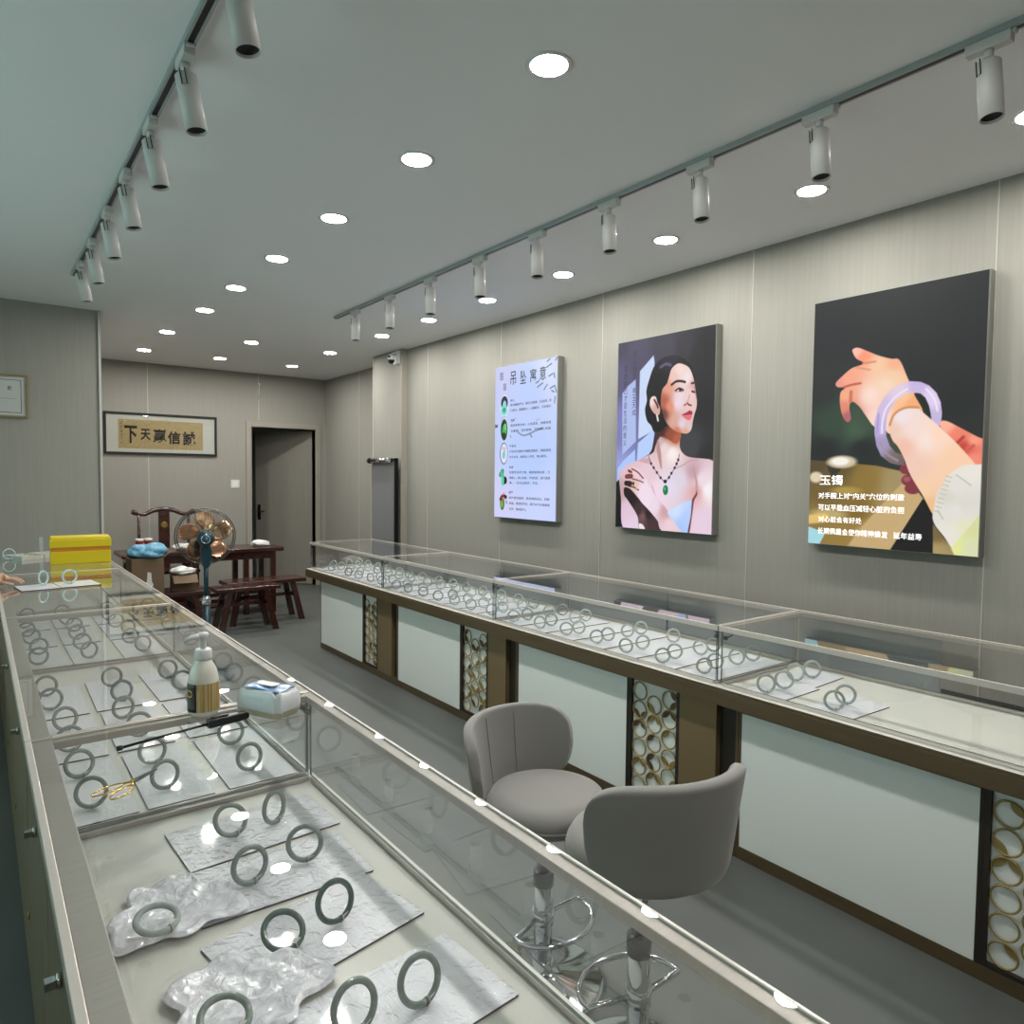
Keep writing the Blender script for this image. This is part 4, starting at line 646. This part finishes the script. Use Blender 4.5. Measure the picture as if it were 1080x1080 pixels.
# right counter: front and back cards, a pair of bangles on each
rows = {c: list(np.linspace(rs[c]+.125, rs[c+1]-.125, 7)) for c in (1, 2, 3)}
CN = {0:'nearest', 1:'second', 2:'third', 3:'farthest'}
for c, ys2 in rows.items():
    for i, yy in enumerate(ys2):
        for fb, (xa, xb, xc_) in enumerate(((2.505, 2.605, 2.593), (2.765, 2.872, 2.845))):
            put_card(small, 'small', xc_, yy+.0, math.radians(rng.uniform(-3, 3)), 'white card with maroon edges, %s row, %s from the near end, %s posters-side case' % (('front','back')[fb], ORD[i], CN[c]), 'small cards in the posters-side cases', z=TB)
            for q, xx in enumerate((xa, xb)):
                if rng.random() < .07: continue
                put_bangle('pale' if rng.random() < .75 else 'grey', xx+rng.uniform(-.012, .012), yy+rng.uniform(-.015, .015), ZC, rng.uniform(-1.15, -.5), rng.uniform(-.15, .05), 'jade bangle, %s of pair, %s card %s from near end, %s posters-side case' % (('outer','inner')[q], ('front','back')[fb], ORD[i], CN[c]), 'bangles standing in the posters-side cases').scale = (.93, .93, .93)
for x, y, yaw, d in ((2.593,1.575,0,'front far'),(2.598,1.305,-3,'front near'),(2.84,1.60,2,'back')):
    put_card(small, 'small', x, y, math.radians(yaw), 'white card with maroon edges in the nearest posters-side case, %s one' % d, 'small cards in the posters-side cases', z=TB)
for x, y, d in ((2.486,1.578,'outer bangle of the front far card'),(2.594,1.566,'inner bangle of the front far card'),(2.736,1.60,'outer bangle of the back card'),(2.840,1.585,'inner bangle of the back card'),(2.50,1.306,'outer bangle of the front near card'),(2.605,1.318,'inner bangle of the front near card')):
    put_bangle('pale', x, y, ZC, rng.uniform(-1.1, -.6), -.1, 'grey-green jade %s in the nearest posters-side case' % d, 'bangles standing in the posters-side cases').scale = (.96, .96, .96)

# ---------------------------------------------------------------- stools
def stool(loc, rz, label):
    t = thing('swivel_stool', label, 'stool', loc, rz, 'grey swivel stools between the counters')
    m = MB(); prof = [(0,.0),(.15,.0),(.185,.012),(.2,.035),(.2,.055),(.185,.078),(.14,.090),(0,.094)]
    T = Matrix.Translation((0,-.01,.515)) @ Matrix.Diagonal((1,.98,1,1)); m.lathe(prof, 'velvet', n=48, T=T, cap=False); s_ = m.build('seat', t)
    m = MB(); m.torus((0,-.01,.552), .2, .0035, 'velvet_seam', n=48, k=6); m.build('piping', s_)
    th = math.radians(70)
    def f(u, v):
        s = 2*u-1; tt = (2*v-1)*(max(0, 1-abs(s)**5))**.42; z = .662+tt*.125; r = .206+.045*max(0, z-.50)/.3-.022*max(0, (.56-z)/.06)
        a = s*th; return (r*math.sin(a)*1.03, r*math.cos(a)*(1-.0)+.0, z+.012*math.cos(a))
    m = MB(); m.grid(48, 20, f, 'velvet'); b = m.build('backrest', t, fix=False, solid=.034)
    b.modifiers['s'].use_even_offset = True
    md = b.modifiers.new('u', 'SUBSURF'); md.levels = 1; md.render_levels = 1
    m = MB()
    for a in (-.28, .28):
        m.tube([Vector(f((a/th+1)/2, v))*1.0+Vector((-math.sin(a), -math.cos(a), 0))*.0185 for v in [k/14 for k in range(1, 14)]], .0014, 'velvet_seam', 6)
    m.build('seam', b)
    m = MB(); m.lathe([(0,.0),(.205,.0),(.208,.006),(.19,.014),(.06,.026),(.036,.05),(.034,.07)], 'chrome', n=48); m.build('base', t)
    m = MB(); m.cyl((0,0,.06),(0,0,.34),.031,'chrome',28); m.cyl((0,0,.34),(0,0,.49),.022,'chrome',24); m.lathe([(.024,.34),(.034,.345),(.034,.30),(.031,.30)],'black',n=24,cap=False); m.build('column', t)
    m = MB(); m.cyl((0,0,.488),(0,0,.514),.075,'black',28); m.tube([(.03,0,.495),(.16,.02,.49),(.2,.02,.485)],.005,'chrome',8); m.build('swivel_plate', t)
    m = MB(); pts = [(.032,-.0,.20)]+[(.155*math.sin(a), -.06+ -.125*math.cos(a)+.03, .20) for a in [math.radians(d) for d in range(100, -101, -12)]]+[(-.032,0,.20)]
    m.tube(pts, .008, 'chrome', 10); m.cyl((0,0,.18),(0,0,.22),.036,'chrome',24); m.build('footrest', t)
    t.scale = (.94, .94, 1); return t
stool((1.37,1.615,0), math.radians(6), 'grey velvet swivel stool with chrome foot, back towards the far end of the shop')
stool((1.34,1.195,0), math.radians(167), 'grey velvet swivel stool in the foreground, its curved back turned to the camera').scale = (.94, .94, 1.09)

# ---------------------------------------------------------------- tea table corner
def bench(x0, x1, y0, y1, zt, label, group='wooden benches at the tea table'):
    t = thing('wooden_bench', label, 'bench', ((x0+x1)/2, (y0+y1)/2, 0), 0, group); a, b = (x1-x0)/2, (y1-y0)/2
    boxobj('seat', t, (-a,a,-b,b,zt-.04,zt), 'rosewood', .006)
    for sx in (-1, 1):
        for sy in (-1, 1):
            m = MB(); m.rings([[(sx*(a-.14)+dx, sy*(b-.035)+dy, zt-.04) for dx, dy in ((-.025,-.02),(.025,-.02),(.025,.02),(-.025,.02))], [(sx*(a-.05)+dx, sy*(b-.01)+dy, 0) for dx, dy in ((-.028,-.022),(.028,-.022),(.028,.022),(-.028,.022))]], 'rosewood', smooth=False); m.build('leg', t)
    m = MB(); m.box(-a+.10,a-.10,-.012,.012,zt-.20,zt-.165,'rosewood'); m.box(-a+.09,-a+.12,-b+.03,b-.03,zt-.20,zt-.165,'rosewood'); m.box(a-.12,a-.09,-b+.03,b-.03,zt-.20,zt-.165,'rosewood'); m.build('stretcher', t)
    return t
bench(1.82,2.45,7.08,7.36,.45,'dark rosewood bench in front of the tea table, behind the teal fan')
bench(2.02,2.85,7.42,7.74,.45,'dark rosewood bench pushed up to the tea table, its end nearest the door')
bench(.90,1.78,7.10,7.48,.45,'dark rosewood bench under the cardboard boxes, nearest the left counter')
t = thing('tea_table', 'dark rosewood tea table standing in front of the back wall', 'table', (1.97,8.22,0)); a, b = .82, .27
boxobj('table_top', t, (-a,a,-b,b,.70,.745), 'rosewood', .006); m = MB()
m.box(-a+.08,a-.08,-b+.05,-b+.07,.62,.70,'rosewood'); m.box(-a+.08,a-.08,b-.07,b-.05,.62,.70,'rosewood'); m.box(-a+.08,-a+.1,-b+.07,b-.07,.62,.70,'rosewood'); m.box(a-.1,a-.08,-b+.07,b-.07,.62,.70,'rosewood'); m.build('apron', t)
for sx in (-1, -.18, .58, 1):
    for sy in (-1, 1): boxobj('leg', t, (sx*(a-.11)-.028, sx*(a-.11)+.028, sy*(b-.06)-.028, sy*(b-.06)+.028, 0, .70), 'rosewood', .004)
m = MB(); m.box(-a+.1,a-.1,-b+.05,-b+.07,.16,.20,'rosewood'); m.box(-a+.1,a-.1,b-.07,b-.05,.16,.20,'rosewood'); m.box(-a+.12,a-.12,-b+.08,b-.08,.10,.12,'rosewood'); m.build('stretcher', t)
t = thing('yoke_back_chair', 'dark rosewood chair with a yoke crest rail and brass medallion, behind the tea table', 'chair', (1.745,8.80,0)); hw = .265; yb = .20
m = MB(); P = []; RR = []
for k in range(21):
    s = -1+2*k/20; P.append((s*.335, yb+.02*(1-s*s), 1.105+.045*(1-abs(s)**1.4)-.035*math.exp(-((abs(s)-.62)/.2)**2)+.025*max(0,(abs(s)-.85)/.15))); RR.append(.018+.012*(1-abs(s))+(.010 if abs(s) > .88 else 0))
m.tube(P, RR, 'rosewood', 12); m.build('crest_rail', t)
for sx in (-1, 1):
    m = MB(); m.tube([(sx*hw,yb-.02,0),(sx*hw,yb-.02,.45),(sx*hw,yb,.8),(sx*hw,yb+.005,1.10)],[.02,.02,.017,.016],'rosewood',10); m.build('back_post', t)
    m = MB(); m.tube([(sx*hw,-.2,0),(sx*hw,-.2,.45),(sx*(hw+.01),-.17,.66)],[.02,.02,.014],'rosewood',10); m.build('front_leg', t)
    m = MB(); m.tube([(sx*hw,yb,.72),(sx*(hw+.03),.0,.69),(sx*(hw+.01),-.2,.66)],.016,'rosewood',10); m.build('armrest', t)
sp = boxobj('splat', t, (-.06,.06,yb-.002,yb+.014,.47,1.125), 'rosewood', .003); m = MB(); m.cyl((0,yb-.008,.97),(0,yb-.002,.97),.036,'brass',28); m.torus((0,yb-.008,.97),.028,.004,'gold',(0,1,0),28,6); m.build('medallion', sp)
boxobj('seat', t, (-.29,.29,-.24,.22,.44,.475), 'rosewood', .006)
m = MB(); m.box(-.26,.26,-.21,-.19,.10,.14,'rosewood'); m.box(-.27,-.25,-.2,.18,.15,.18,'rosewood'); m.box(.25,.27,-.2,.18,.15,.18,'rosewood'); m.build('stretcher', t)
# things on the table and bench
def cup(x, y, lab):
    t = thing('paper_cup', lab, 'cup', (x,y,.7455), 0, 'paper cups on the tea table'); m = MB(); m.lathe([(.027,0),(.034,.085),(.036,.095),(.033,.095),(.027,.01)],'rim',n=24); m.build('cup_body', t)
    m = MB(); m.lathe([(.0293,.02),(.0348,.082)],'red_cup',n=24,cap=False); m.build('red_band', t)
    t.scale = (1.1,1.1,1.5)
cup(1.335,8.10,'red and white paper cup on the tea table, left one of two'); cup(1.42,8.12,'red and white paper cup on the tea table, right one of two')
def carton(x, y, z, w_, d_, h_, rz, label, flaps):
    t = thing('cardboard_box', label, 'box', (x,y,z), rz); m = MB(); th = .005
    for b in ((-w_/2,w_/2,-d_/2,-d_/2+th,0,h_),(-w_/2,w_/2,d_/2-th,d_/2,0,h_),(-w_/2,-w_/2+th,-d_/2+th,d_/2-th,0,h_),(w_/2-th,w_/2,-d_/2+th,d_/2-th,0,h_),(-w_/2+th,w_/2-th,-d_/2+th,d_/2-th,0,th)): m.box(*b,'carton')
    m.build('carton', t)
    boxobj('top_flap', t, (-w_/2+.0055,w_/2-.0055,-d_/2+.0055,d_/2-.0055,h_-.006,h_-.002), 'carton')
    for fx, fy, an in flaps:
        m = MB(); T = Matrix.Translation((fx*w_/2, fy*d_/2, h_)) @ Matrix.Rotation(math.radians(an), 4, 'Y' if fx else 'X'); L = .11
        if fx: m.box(*( (0,L) if fx > 0 else (-L,0)), -d_/2+.005, d_/2-.005, 0, .004, 'carton', T)
        else: m.box(-w_/2+.005, w_/2-.005, *((0,L) if fy > 0 else (-L,0)), 0, .004, 'carton', T)
        m.build('flap', t)
    return t
bx1 = carton(1.235,7.24,.4505,.27,.24,.335,.05,'tall cardboard box on the bench with a blue plastic bag on top',((1,0,-35),(-1,0,25)))
m = MB(); m.prism([(-.03,.08),(.035,.07),(.045,.085),(.03,.12),(.025,.20),(-.005,.21),(-.01,.13)],0,.002,'tissue',Matrix(((1,0,0,0),(0,0,-1,-.1205),(0,1,0,0),(0,0,0,1)))); m.build('torn_label', bx1)
bx2 = carton(1.575,7.27,.4505,.22,.17,.145,-.08,'small cardboard box with crumpled paper on top, on the bench',((0,-1,35),))
def soft(name, c, r, seed, mn, label, cat, amp=.25, flat=1.0):
    r2 = np.random.default_rng(seed); K = [(r2.uniform(-1,1,3)*r2.uniform(2,5), r2.uniform(0,6.3)) for _ in range(7)]
    def f(u, v):
        a, p = 2*math.pi*u, math.pi*(v-.5); d = np.array((math.cos(a)*math.cos(p), math.sin(a)*math.cos(p), math.sin(p))); k = 1+amp*sum(abs(math.sin(float(q@d)+ph)) for q, ph in K)/7*2-amp*.6
        z = d[2]*r[2]*k; return (d[0]*r[0]*k, d[1]*r[1]*k, max(z, -r[2]*flat))
    m = MB(); m.grid(40, 24, f, mn); o = m.build(name, None, fix=False); o.location = c; tag(o, label, cat); return o
soft('plastic_bag',(1.26,7.23,.836),(.100,.080,.045),5,'blue_bag','crumpled light blue plastic bag stuffed on top of the tall cardboard box','bag',.9,1.0)
soft('crumpled_tissue',(2.60,8.19,.772),(.075,.05,.03),6,'tissue','crumpled white tissue at the right end of the tea table','tissue',.6,.85)
soft('crumpled_tissue',(1.80,8.15,.775),(.09,.05,.03),16,'tissue','crumpled white wrapping in the middle of the tea table behind the fan','tissue',.6,.85)
soft('crumpled_paper',(1.57,7.27,.628),(.085,.065,.030),9,'tissue','crumpled white paper on top of the small cardboard box','paper',.6,1.0)

# ---------------------------------------------------------------- teal fan with copper blades
t = thing('pedestal_fan', 'teal pedestal fan with five copper coloured blades beyond the left counter', 'fan', (1.375,5.62,0))
m = MB(); m.lathe([(0,0),(.19,0),(.2,.012),(.19,.03),(.05,.045),(.03,.08)],'teal',n=40); m.build('base', t)
m = MB(); m.cyl((0,0,.06),(0,0,.60),.027,'teal',20); m.build('lower_pole', t); m = MB(); m.cyl((0,0,.60),(0,0,.92),.017,'teal',18); m.lathe([(.027,.57),(.034,.575),(.034,.62),(.02,.64)],'chrome',n=20,cap=False); m.build('upper_pole', t)
m = MB(); m.rings([[(x*wd,y*.03,z) for x,y in ((-1,-1),(1,-1),(1,1),(-1,1))] for z, wd in ((.86,.022),(.93,.036),(.99,.038),(1.03,.025))],'teal',smooth=False); m.build('control_box', t, bevel=.008)
AX = Vector((.22,.97,.06)).normalized(); HC = Vector((0,.0,1.08))
q = AX.to_track_quat('Y', 'Z').to_matrix().to_4x4(); TF = Matrix.Translation(HC) @ q
RY = Matrix.Rotation(-math.pi/2, 4, 'X')
m = MB(); m.lathe([(0,-.09),(.035,-.088),(.055,-.07),(.062,-.03),(.06,.02),(.05,.035)],'teal',n=32,T=TF @ RY @ Matrix.Identity(4)); mo = m.build('motor_housing', t)
m = MB(); m.torus(TF@Vector((0,-.086,0)),.03,.004,'chrome',AX,24,6); m.build('trim_ring', mo)
hub = MB(); hub.lathe([(.03,.05),(.034,.06),(.034,.09),(.015,.10)],'copper',n=24,T=TF @ RY); ho = hub.build('hub', t)
for k in range(5):
    a0 = 2*math.pi*k/5+math.radians(82)
    def f(u, v, a0=a0):
        r = .03+.165*u; wd = .80*math.sin(math.pi*min(1, .18+.72*u)**1.0)*(1 if u < .93 else .85); a = a0+(v-.5)*2*wd*.72+.25*u
        return TF @ Vector((r*math.cos(a), .085+.035*(v-.5)*(1 if u > .1 else .3), r*math.sin(a)))
    m = MB(); m.grid(12, 10, f, 'copper'); m.build('blade', t, fix=False, solid=.0015)
m = MB(); RG = .215
for zz, rr in ((.035,.20),(.08,RG),(.125,.20)): m.torus(TF@Vector((0,zz,0)),rr,.0028 if rr < .21 else .004,'wire',AX,56,6)
for side, yy in ((-1,.035),(1,.13)):
    for rr in (.055,.12): m.torus(TF@Vector((0,yy-.0*side,0)),rr,.0012,'wire',AX,40,4)
    for k in range(48):
        a = 2*math.pi*k/48; m.tube([TF@Vector((.05*math.cos(a),yy,.05*math.sin(a))), TF@Vector((.17*math.cos(a+.15),yy,.17*math.sin(a+.15))), TF@Vector((RG*math.cos(a+.2),.08,RG*math.sin(a+.2)))],.0010,'wire',4)
m.build('guard', t)
M_cord = MB(); M_cord.tube([(1.375,5.84,.012),(1.5,6.3,.006),(1.3,6.8,.006),(1.0,7.3,.006),(.9,8.5,.006),(.9,9.02,.006)],.004,'black',6); tag(M_cord.build('power_cord'), 'black power cord on the floor behind the teal fan', 'cord')

# ---------------------------------------------------------------- things on the left counter lids
ZL = T0+.0006
t = thing('storage_box', 'yellow lidded box with orange lining on the far end of the left counter', 'box', (.562,5.62,ZL), -.06)
m = MB(); m.box(-.175,.175,-.11,.11,0,.082,'yellow'); m.build('box_base', t, bevel=.003); boxobj('inner_rim', t, (-.170,.170,-.105,.105,.082,.112), 'orange')
m = MB(); m.rings([[(x*.178*k,y*.113*k,z) for x,y in ((-1,-1),(1,-1),(1,1),(-1,1))] for z, k in ((.108,1),(.156,1),(.176,.965))],'yellow',smooth=False); m.build('lid', t, bevel=.003)
def tray(x, y, rz, lab):
    t = thing('sample_tray', lab, 'tray', (x,y,ZL), rz, 'white sample trays on the far end of the left counter'); m = MB(); a, b, h_ = .075, .11, .026
    for bb in ((-a,a,-b,-b+.006,0,h_),(-a,a,b-.006,b,0,h_),(-a,-a+.006,-b+.006,b-.006,0,h_),(a-.006,a,-b+.006,b-.006,0,h_),(-a+.006,a-.006,-b+.006,b-.006,0,.004)): m.box(*bb,'tray_white')
    for k in range(1,4): m.box(-a+.006,a-.006,-b+k*.055-.002,-b+k*.055+.002,.004,h_-.004,'tray_white')
    m.build('tray_body', t)
    m = MB()
    for k in range(4): m.box(-.045,.045,-b+.016+k*.055,-b+.040+k*.055,.0045,.012,'black')
    m.build('foam_insert', t)
tray(.255,6.02,.5,'white compartment tray on the far end of the left counter, left one'); tray(.405,6.10,.4,'white compartment tray on the far end of the left counter, beside the yellow box')
m = MB(); m.box(-.018,.018,-.03,.03,0,.012,'black'); m.rings([[(x*.012,y*.006+z*.12,z) for x,y in ((-1,-1),(1,-1),(1,1),(-1,1))] for z in (.012,.13)],'track_grey',smooth=False)
o = m.build('phone_stand'); o.location = (.375,6.22,ZL+0.0); tag(o, 'small grey upright stand behind the white trays', 'stand')
t = thing('bracelet_card', 'white folded card under two pale bangles on the left counter lid', 'card', (.335,4.43,ZL), .12)
m = MB(); m.box(-.175,-.002,-.105,.105,0,.006,'card',side='card_edge'); m.build('left_leaf', t); m = MB(); m.box(.002,.185,-.10,.12,0,.006,'card',side='card_edge'); m.build('right_leaf', t)
put_bangle('ice', .275, 4.47, ZL+.0065, .9, -.08, 'icy white bangle standing on the white card beside the hand, left one', 'icy bangles on the left counter lid')
put_bangle('ice', .392, 4.45, ZL+.0065, .35, -.1, 'icy white bangle standing on the white card, right one', 'icy bangles on the left counter lid')
put_bangle('ice', .172, 5.98, ZL, .1, -.05, 'icy white bangle standing left of the white trays at the photo edge', 'icy bangles on the left counter lid')
# pump bottle
t = thing('pump_bottle', 'milky pump bottle with a gold and black label on the second left case', 'bottle', (.447,1.862,ZL))
m = MB(); m.lathe([(0,0),(.033,0),(.0365,.005),(.0375,.05),(.036,.09),(.030,.115),(.020,.132),(.0165,.137),(.0165,.142)],'bottle',n=36); m.build('bottle_body', t)
m = MB(); m.lathe([(.0383,.012),(.0386,.05),(.0378,.082)],'label_gold',n=36,cap=False); lb = m.build('label', t)
m = MB(); m.grid(8,8,lambda u,v:(.0389*math.cos(math.radians(182+48*u)), .0389*math.sin(math.radians(182+48*u)), .012+.070*v),'label_black'); m.build('black_label_panel', lb, fix=False, solid=.0004)
m = MB(); m.torus((.0392*math.cos(math.radians(203)),.0392*math.sin(math.radians(203)),.058),.008,.0012,'gold',(math.cos(math.radians(203)),math.sin(math.radians(203)),0),20,5); m.build('label_emblem', lb)
m = MB(); m.lathe([(.020,.138),(.0205,.141),(.0205,.160),(.017,.164)],'white_plastic',n=28); m.build('collar', t)
m = MB(); m.lathe([(.007,.162),(.007,.188),(.013,.192),(.014,.199),(.012,.204),(0,.205)],'white_plastic',n=24,cap=False); m.tube([(0,0,.196),(-.028,-.004,.196),(-.046,-.006,.189)],[.0085,.0062,.0045],'white_plastic',10); m.build('pump', t)
# wipes pack
t = thing('wet_wipes_pack', 'white and blue soft pack of wet wipes beside the pump bottle', 'wipes', (.580,1.768,ZL), math.radians(-62)); t.scale = (.80, .86, .84)
def pk(u, v):
    a = 2*math.pi*u; ca, sa = math.cos(a), math.sin(a); e = .32; x = .092*(abs(ca)**e)*(1 if ca > 0 else -1); y = .052*(abs(sa)**e)*(1 if sa > 0 else -1); p = math.sin(math.pi*v)**.35 if 0 < v < 1 else 0
    return (x*(.80+.20*p)+.003*math.sin(9*a), y*(.72+.28*p), .078*v+.004*math.sin(7*a+5*v)*v)
m = MB(); m.grid(48, 14, lambda u, v: pk(u, v*.999), 'wipe'); m.face([len(m.v)-49+k for k in range(48)], 'wipe')
b = m.build('pack', t, fix=False)
m = MB(); m.grid(48, 4, lambda u, v: tuple(Vector(pk(u, .02+.26*v)) + Vector((pk(u,.2)[0]*.012, pk(u,.2)[1]*.02, 0))), 'wipe_low'); m.build('lower_print', t, fix=False)
m = MB(); m.grid(12, 8, lambda u, v: ((u-.5)*.15, (v-.5)*.076, .0815+.004*math.sin(5*u)*math.sin(6*v)), 'wipe_blue'); m.build('top_print', t, fix=False, solid=.001)
m = MB(); m.prism([(-.03,-.016),(.03,-.016),(.036,0),(.03,.016),(-.03,.016)],.087,.0895,'white_plastic'); m.build('resealable_flap', t)
m = MB(); m.box(-.053,-.052,-.008,.004,.045,.05,'ink'); m.build('printed_mark', t)
# black pointer rod
t = thing('rod_with_handle', 'black telescopic rod with a boxy handle lying across the left case lid', 'rod', (.238,1.712,ZL+.004), math.atan2(.03,.19))
m = MB(); m.cyl((.0,0,0),(.20,0,.006),.0030,'black',10); m.lathe([(.0055,-.006),(.006,.004),(.0035,.006)],'black',n=12,T=Matrix.Rotation(math.pi/2,4,'Y')); m.build('rod', t)
m = MB(); m.box(.19,.285,-.011,.011,-.004,.016,'black'); m.build('handle', t, bevel=.003); m = MB(); m.box(.20,.24,-.004,.006,.0165,.019,'blackm'); m.build('slider', t); boxobj('end_cap', t, (.285,.290,-.007,.007,-.001,.010), 'blackm')
# scissors
t = thing('scissors', 'small gold handled scissors on the nearest left case lid', 'scissors', (.232,1.512,ZL+.001), math.radians(38))
for s in (-1, 1):
    h = thing_part('scissor_half', t)
    m = MB(); m.rings([[(.0,s*.004-.004,z) for z in (0,.0015)]+[(.0,s*.004+.004,z) for z in (.0015,0)], [(.062,s*.001-.0004,z) for z in (0,.0015)]+[(.062,s*.001+.0004,z) for z in (.0015,0)]], 'chrome', smooth=False); m.build('blade', h, loc=(0,0,.0016 if s > 0 else 0))
    m = MB(); L = []
    for k in range(24):
        a = 2*math.pi*k/24; x = -.045+.030*math.cos(a); y = s*(.017+.0125*math.sin(a)+.0045*math.cos(a)*-1); L.append((x, y, .002))
    m.tube(L, .0016, 'gold', 8, closed=True); m.tube([(-.016,s*.012,.002),(-.004,s*.003,.002),(.004,-s*.002,.002)],.0022,'gold',8); m.build('finger_loop', h)
m = MB(); m.cyl((.0,0,0),(.0,0,.0045),.003,'gold',12); m.build('pivot', t)

# ---------------------------------------------------------------- person behind the left counter, only one hand in the photo
def skin_mesh(name, verts, edges, radii, parent, root=0, sub=2, mats=None, pick=None):
    me = bpy.data.meshes.new(name); me.from_pydata(verts, edges, []); o = bpy.data.objects.new(name, me); COL.objects.link(o)
    o.modifiers.new('k', 'SKIN'); sv = me.skin_vertices[0].data
    for i, r in enumerate(radii): sv[i].radius = (r, r) if not isinstance(r, tuple) else r; sv[i].use_root = (i == root)
    md = o.modifiers.new('u', 'SUBSURF'); md.levels = sub; md.render_levels = sub; bpy.context.view_layer.update()
    m2 = bpy.data.meshes.new_from_object(o.evaluated_get(bpy.context.evaluated_depsgraph_get())); bpy.data.objects.remove(o)
    for mn in mats: m2.materials.append(M[mn])
    for p in m2.polygons: p.use_smooth = True; p.material_index = pick(p.center) if pick else 0
    o = bpy.data.objects.new(name, m2); COL.objects.link(o); o.parent = parent; return o
t = thing('person', 'person in a dark shirt behind the left counter, one hand reaching onto the lid', 'person', (-.42,4.62,0))
V = [(0,0,.92),(0,0,1.08),(0,0,1.25),(.0,0,1.40),(.01,0,1.48),(.02,0,1.56),(.03,0,1.64),(.02,0,1.71),
     (0,.17,1.38),(.10,.22,1.16),(.30,.12,1.09),                      # left arm resting
     (0,-.17,1.38),(.14,-.20,1.17),(.30,-.13,1.06),(.47,-.075,1.005),     # reaching arm: shoulder, elbow, mid, wrist
     (0,.09,.86),(.02,.10,.48),(0,.10,.09),(.11,.11,.04),(0,-.09,.86),(.02,-.10,.48),(0,-.10,.09),(.11,-.11,.04)]
E_ = [(0,1),(1,2),(2,3),(3,4),(4,5),(5,6),(6,7),(3,8),(8,9),(9,10),(3,11),(11,12),(12,13),(13,14),(0,15),(15,16),(16,17),(17,18),(0,19),(19,20),(20,21),(21,22)]
RD = [(.10,.14),(.10,.13),(.11,.15),(.09,.13),.05,.06,.085,.07,.055,.042,.032,.055,.043,.033,.026,.08,.055,.04,.04,.08,.055,.04,.04]
skin_mesh('body', V, E_, RD, t, mats=['skin','shirt','trouser'], pick=lambda c: 2 if c.z < .93 and c.x < .2 else (1 if c.z < 1.46 and c.x < .24 else 0))
# hand: palm, four curled fingers, thumb
hv = [(.455,-.078,1.008),(.50,-.060,.995),(.535,-.050,.990)]; he = [(0,1),(1,2)]; hr = [.024,(.018,.034),(.014,.036)]
fing = [((.54,-.080,.992),(.568,-.088,.992),(.590,-.090,.980),(.602,-.090,.966)),((.545,-.062,.994),(.578,-.064,.994),(.602,-.064,.981),(.614,-.064,.966)),((.545,-.042,.993),(.576,-.040,.992),(.598,-.038,.979),(.609,-.038,.966)),((.540,-.024,.989),(.564,-.018,.988),(.582,-.014,.976),(.591,-.013,.965)),((.505,-.088,.985),(.528,-.108,.978),(.552,-.116,.970),(.568,-.116,.966))]
for k, fg in enumerate(fing):
    b = len(hv); hv += list(fg); he += [(2 if k < 4 else 1, b), (b,b+1), (b+1,b+2), (b+2,b+3)]; hr += [.0095,.0088,.0080,.0068]
skin_mesh('hand', hv, he, hr, t, sub=2, mats=['skin'])
m = MB(); m.lathe([(.0,.125),(.05,.118),(.085,.085),(.10,.03),(.098,-.02),(.09,-.05)],'hair',(.012,0,1.645),28,cap=False); m.build('hair', t, solid=.01)
m = MB()
for s in (-1, 1):
    m.lathe([(0,.012),(.010,.008),(.012,0),(.010,-.008),(0,-.012)],'rim',(.104,s*.033,1.655),12); m.lathe([(0,.006),(.006,.003),(.006,-.003),(0,-.006)],'ink',(.113,s*.033,1.655),10)
m.build('eyes', t)
m = MB(); m.rings([[(.10+dx,y,1.665) for dx,y in ((0,-.008),(.008,0),(0,.008))],[(.11+dx,y,1.622) for dx,y in ((0,-.014),(.020,0),(0,.014))],[(.105+dx,y,1.612) for dx,y in ((0,-.010),(.006,0),(0,.010))]],'skin'); m.build('nose', t)
m = MB(); m.tube([(.098,-.022,1.590),(.108,0,1.588),(.098,.022,1.590)],[.003,.006,.003],'red_cup',8); m.build('lips', t)
for s in (-1, 1):
    m = MB(); m.torus((.02,s*.094,1.645),.020,.007,'skin',(0,1,0),20,8); m.build('ear', t)
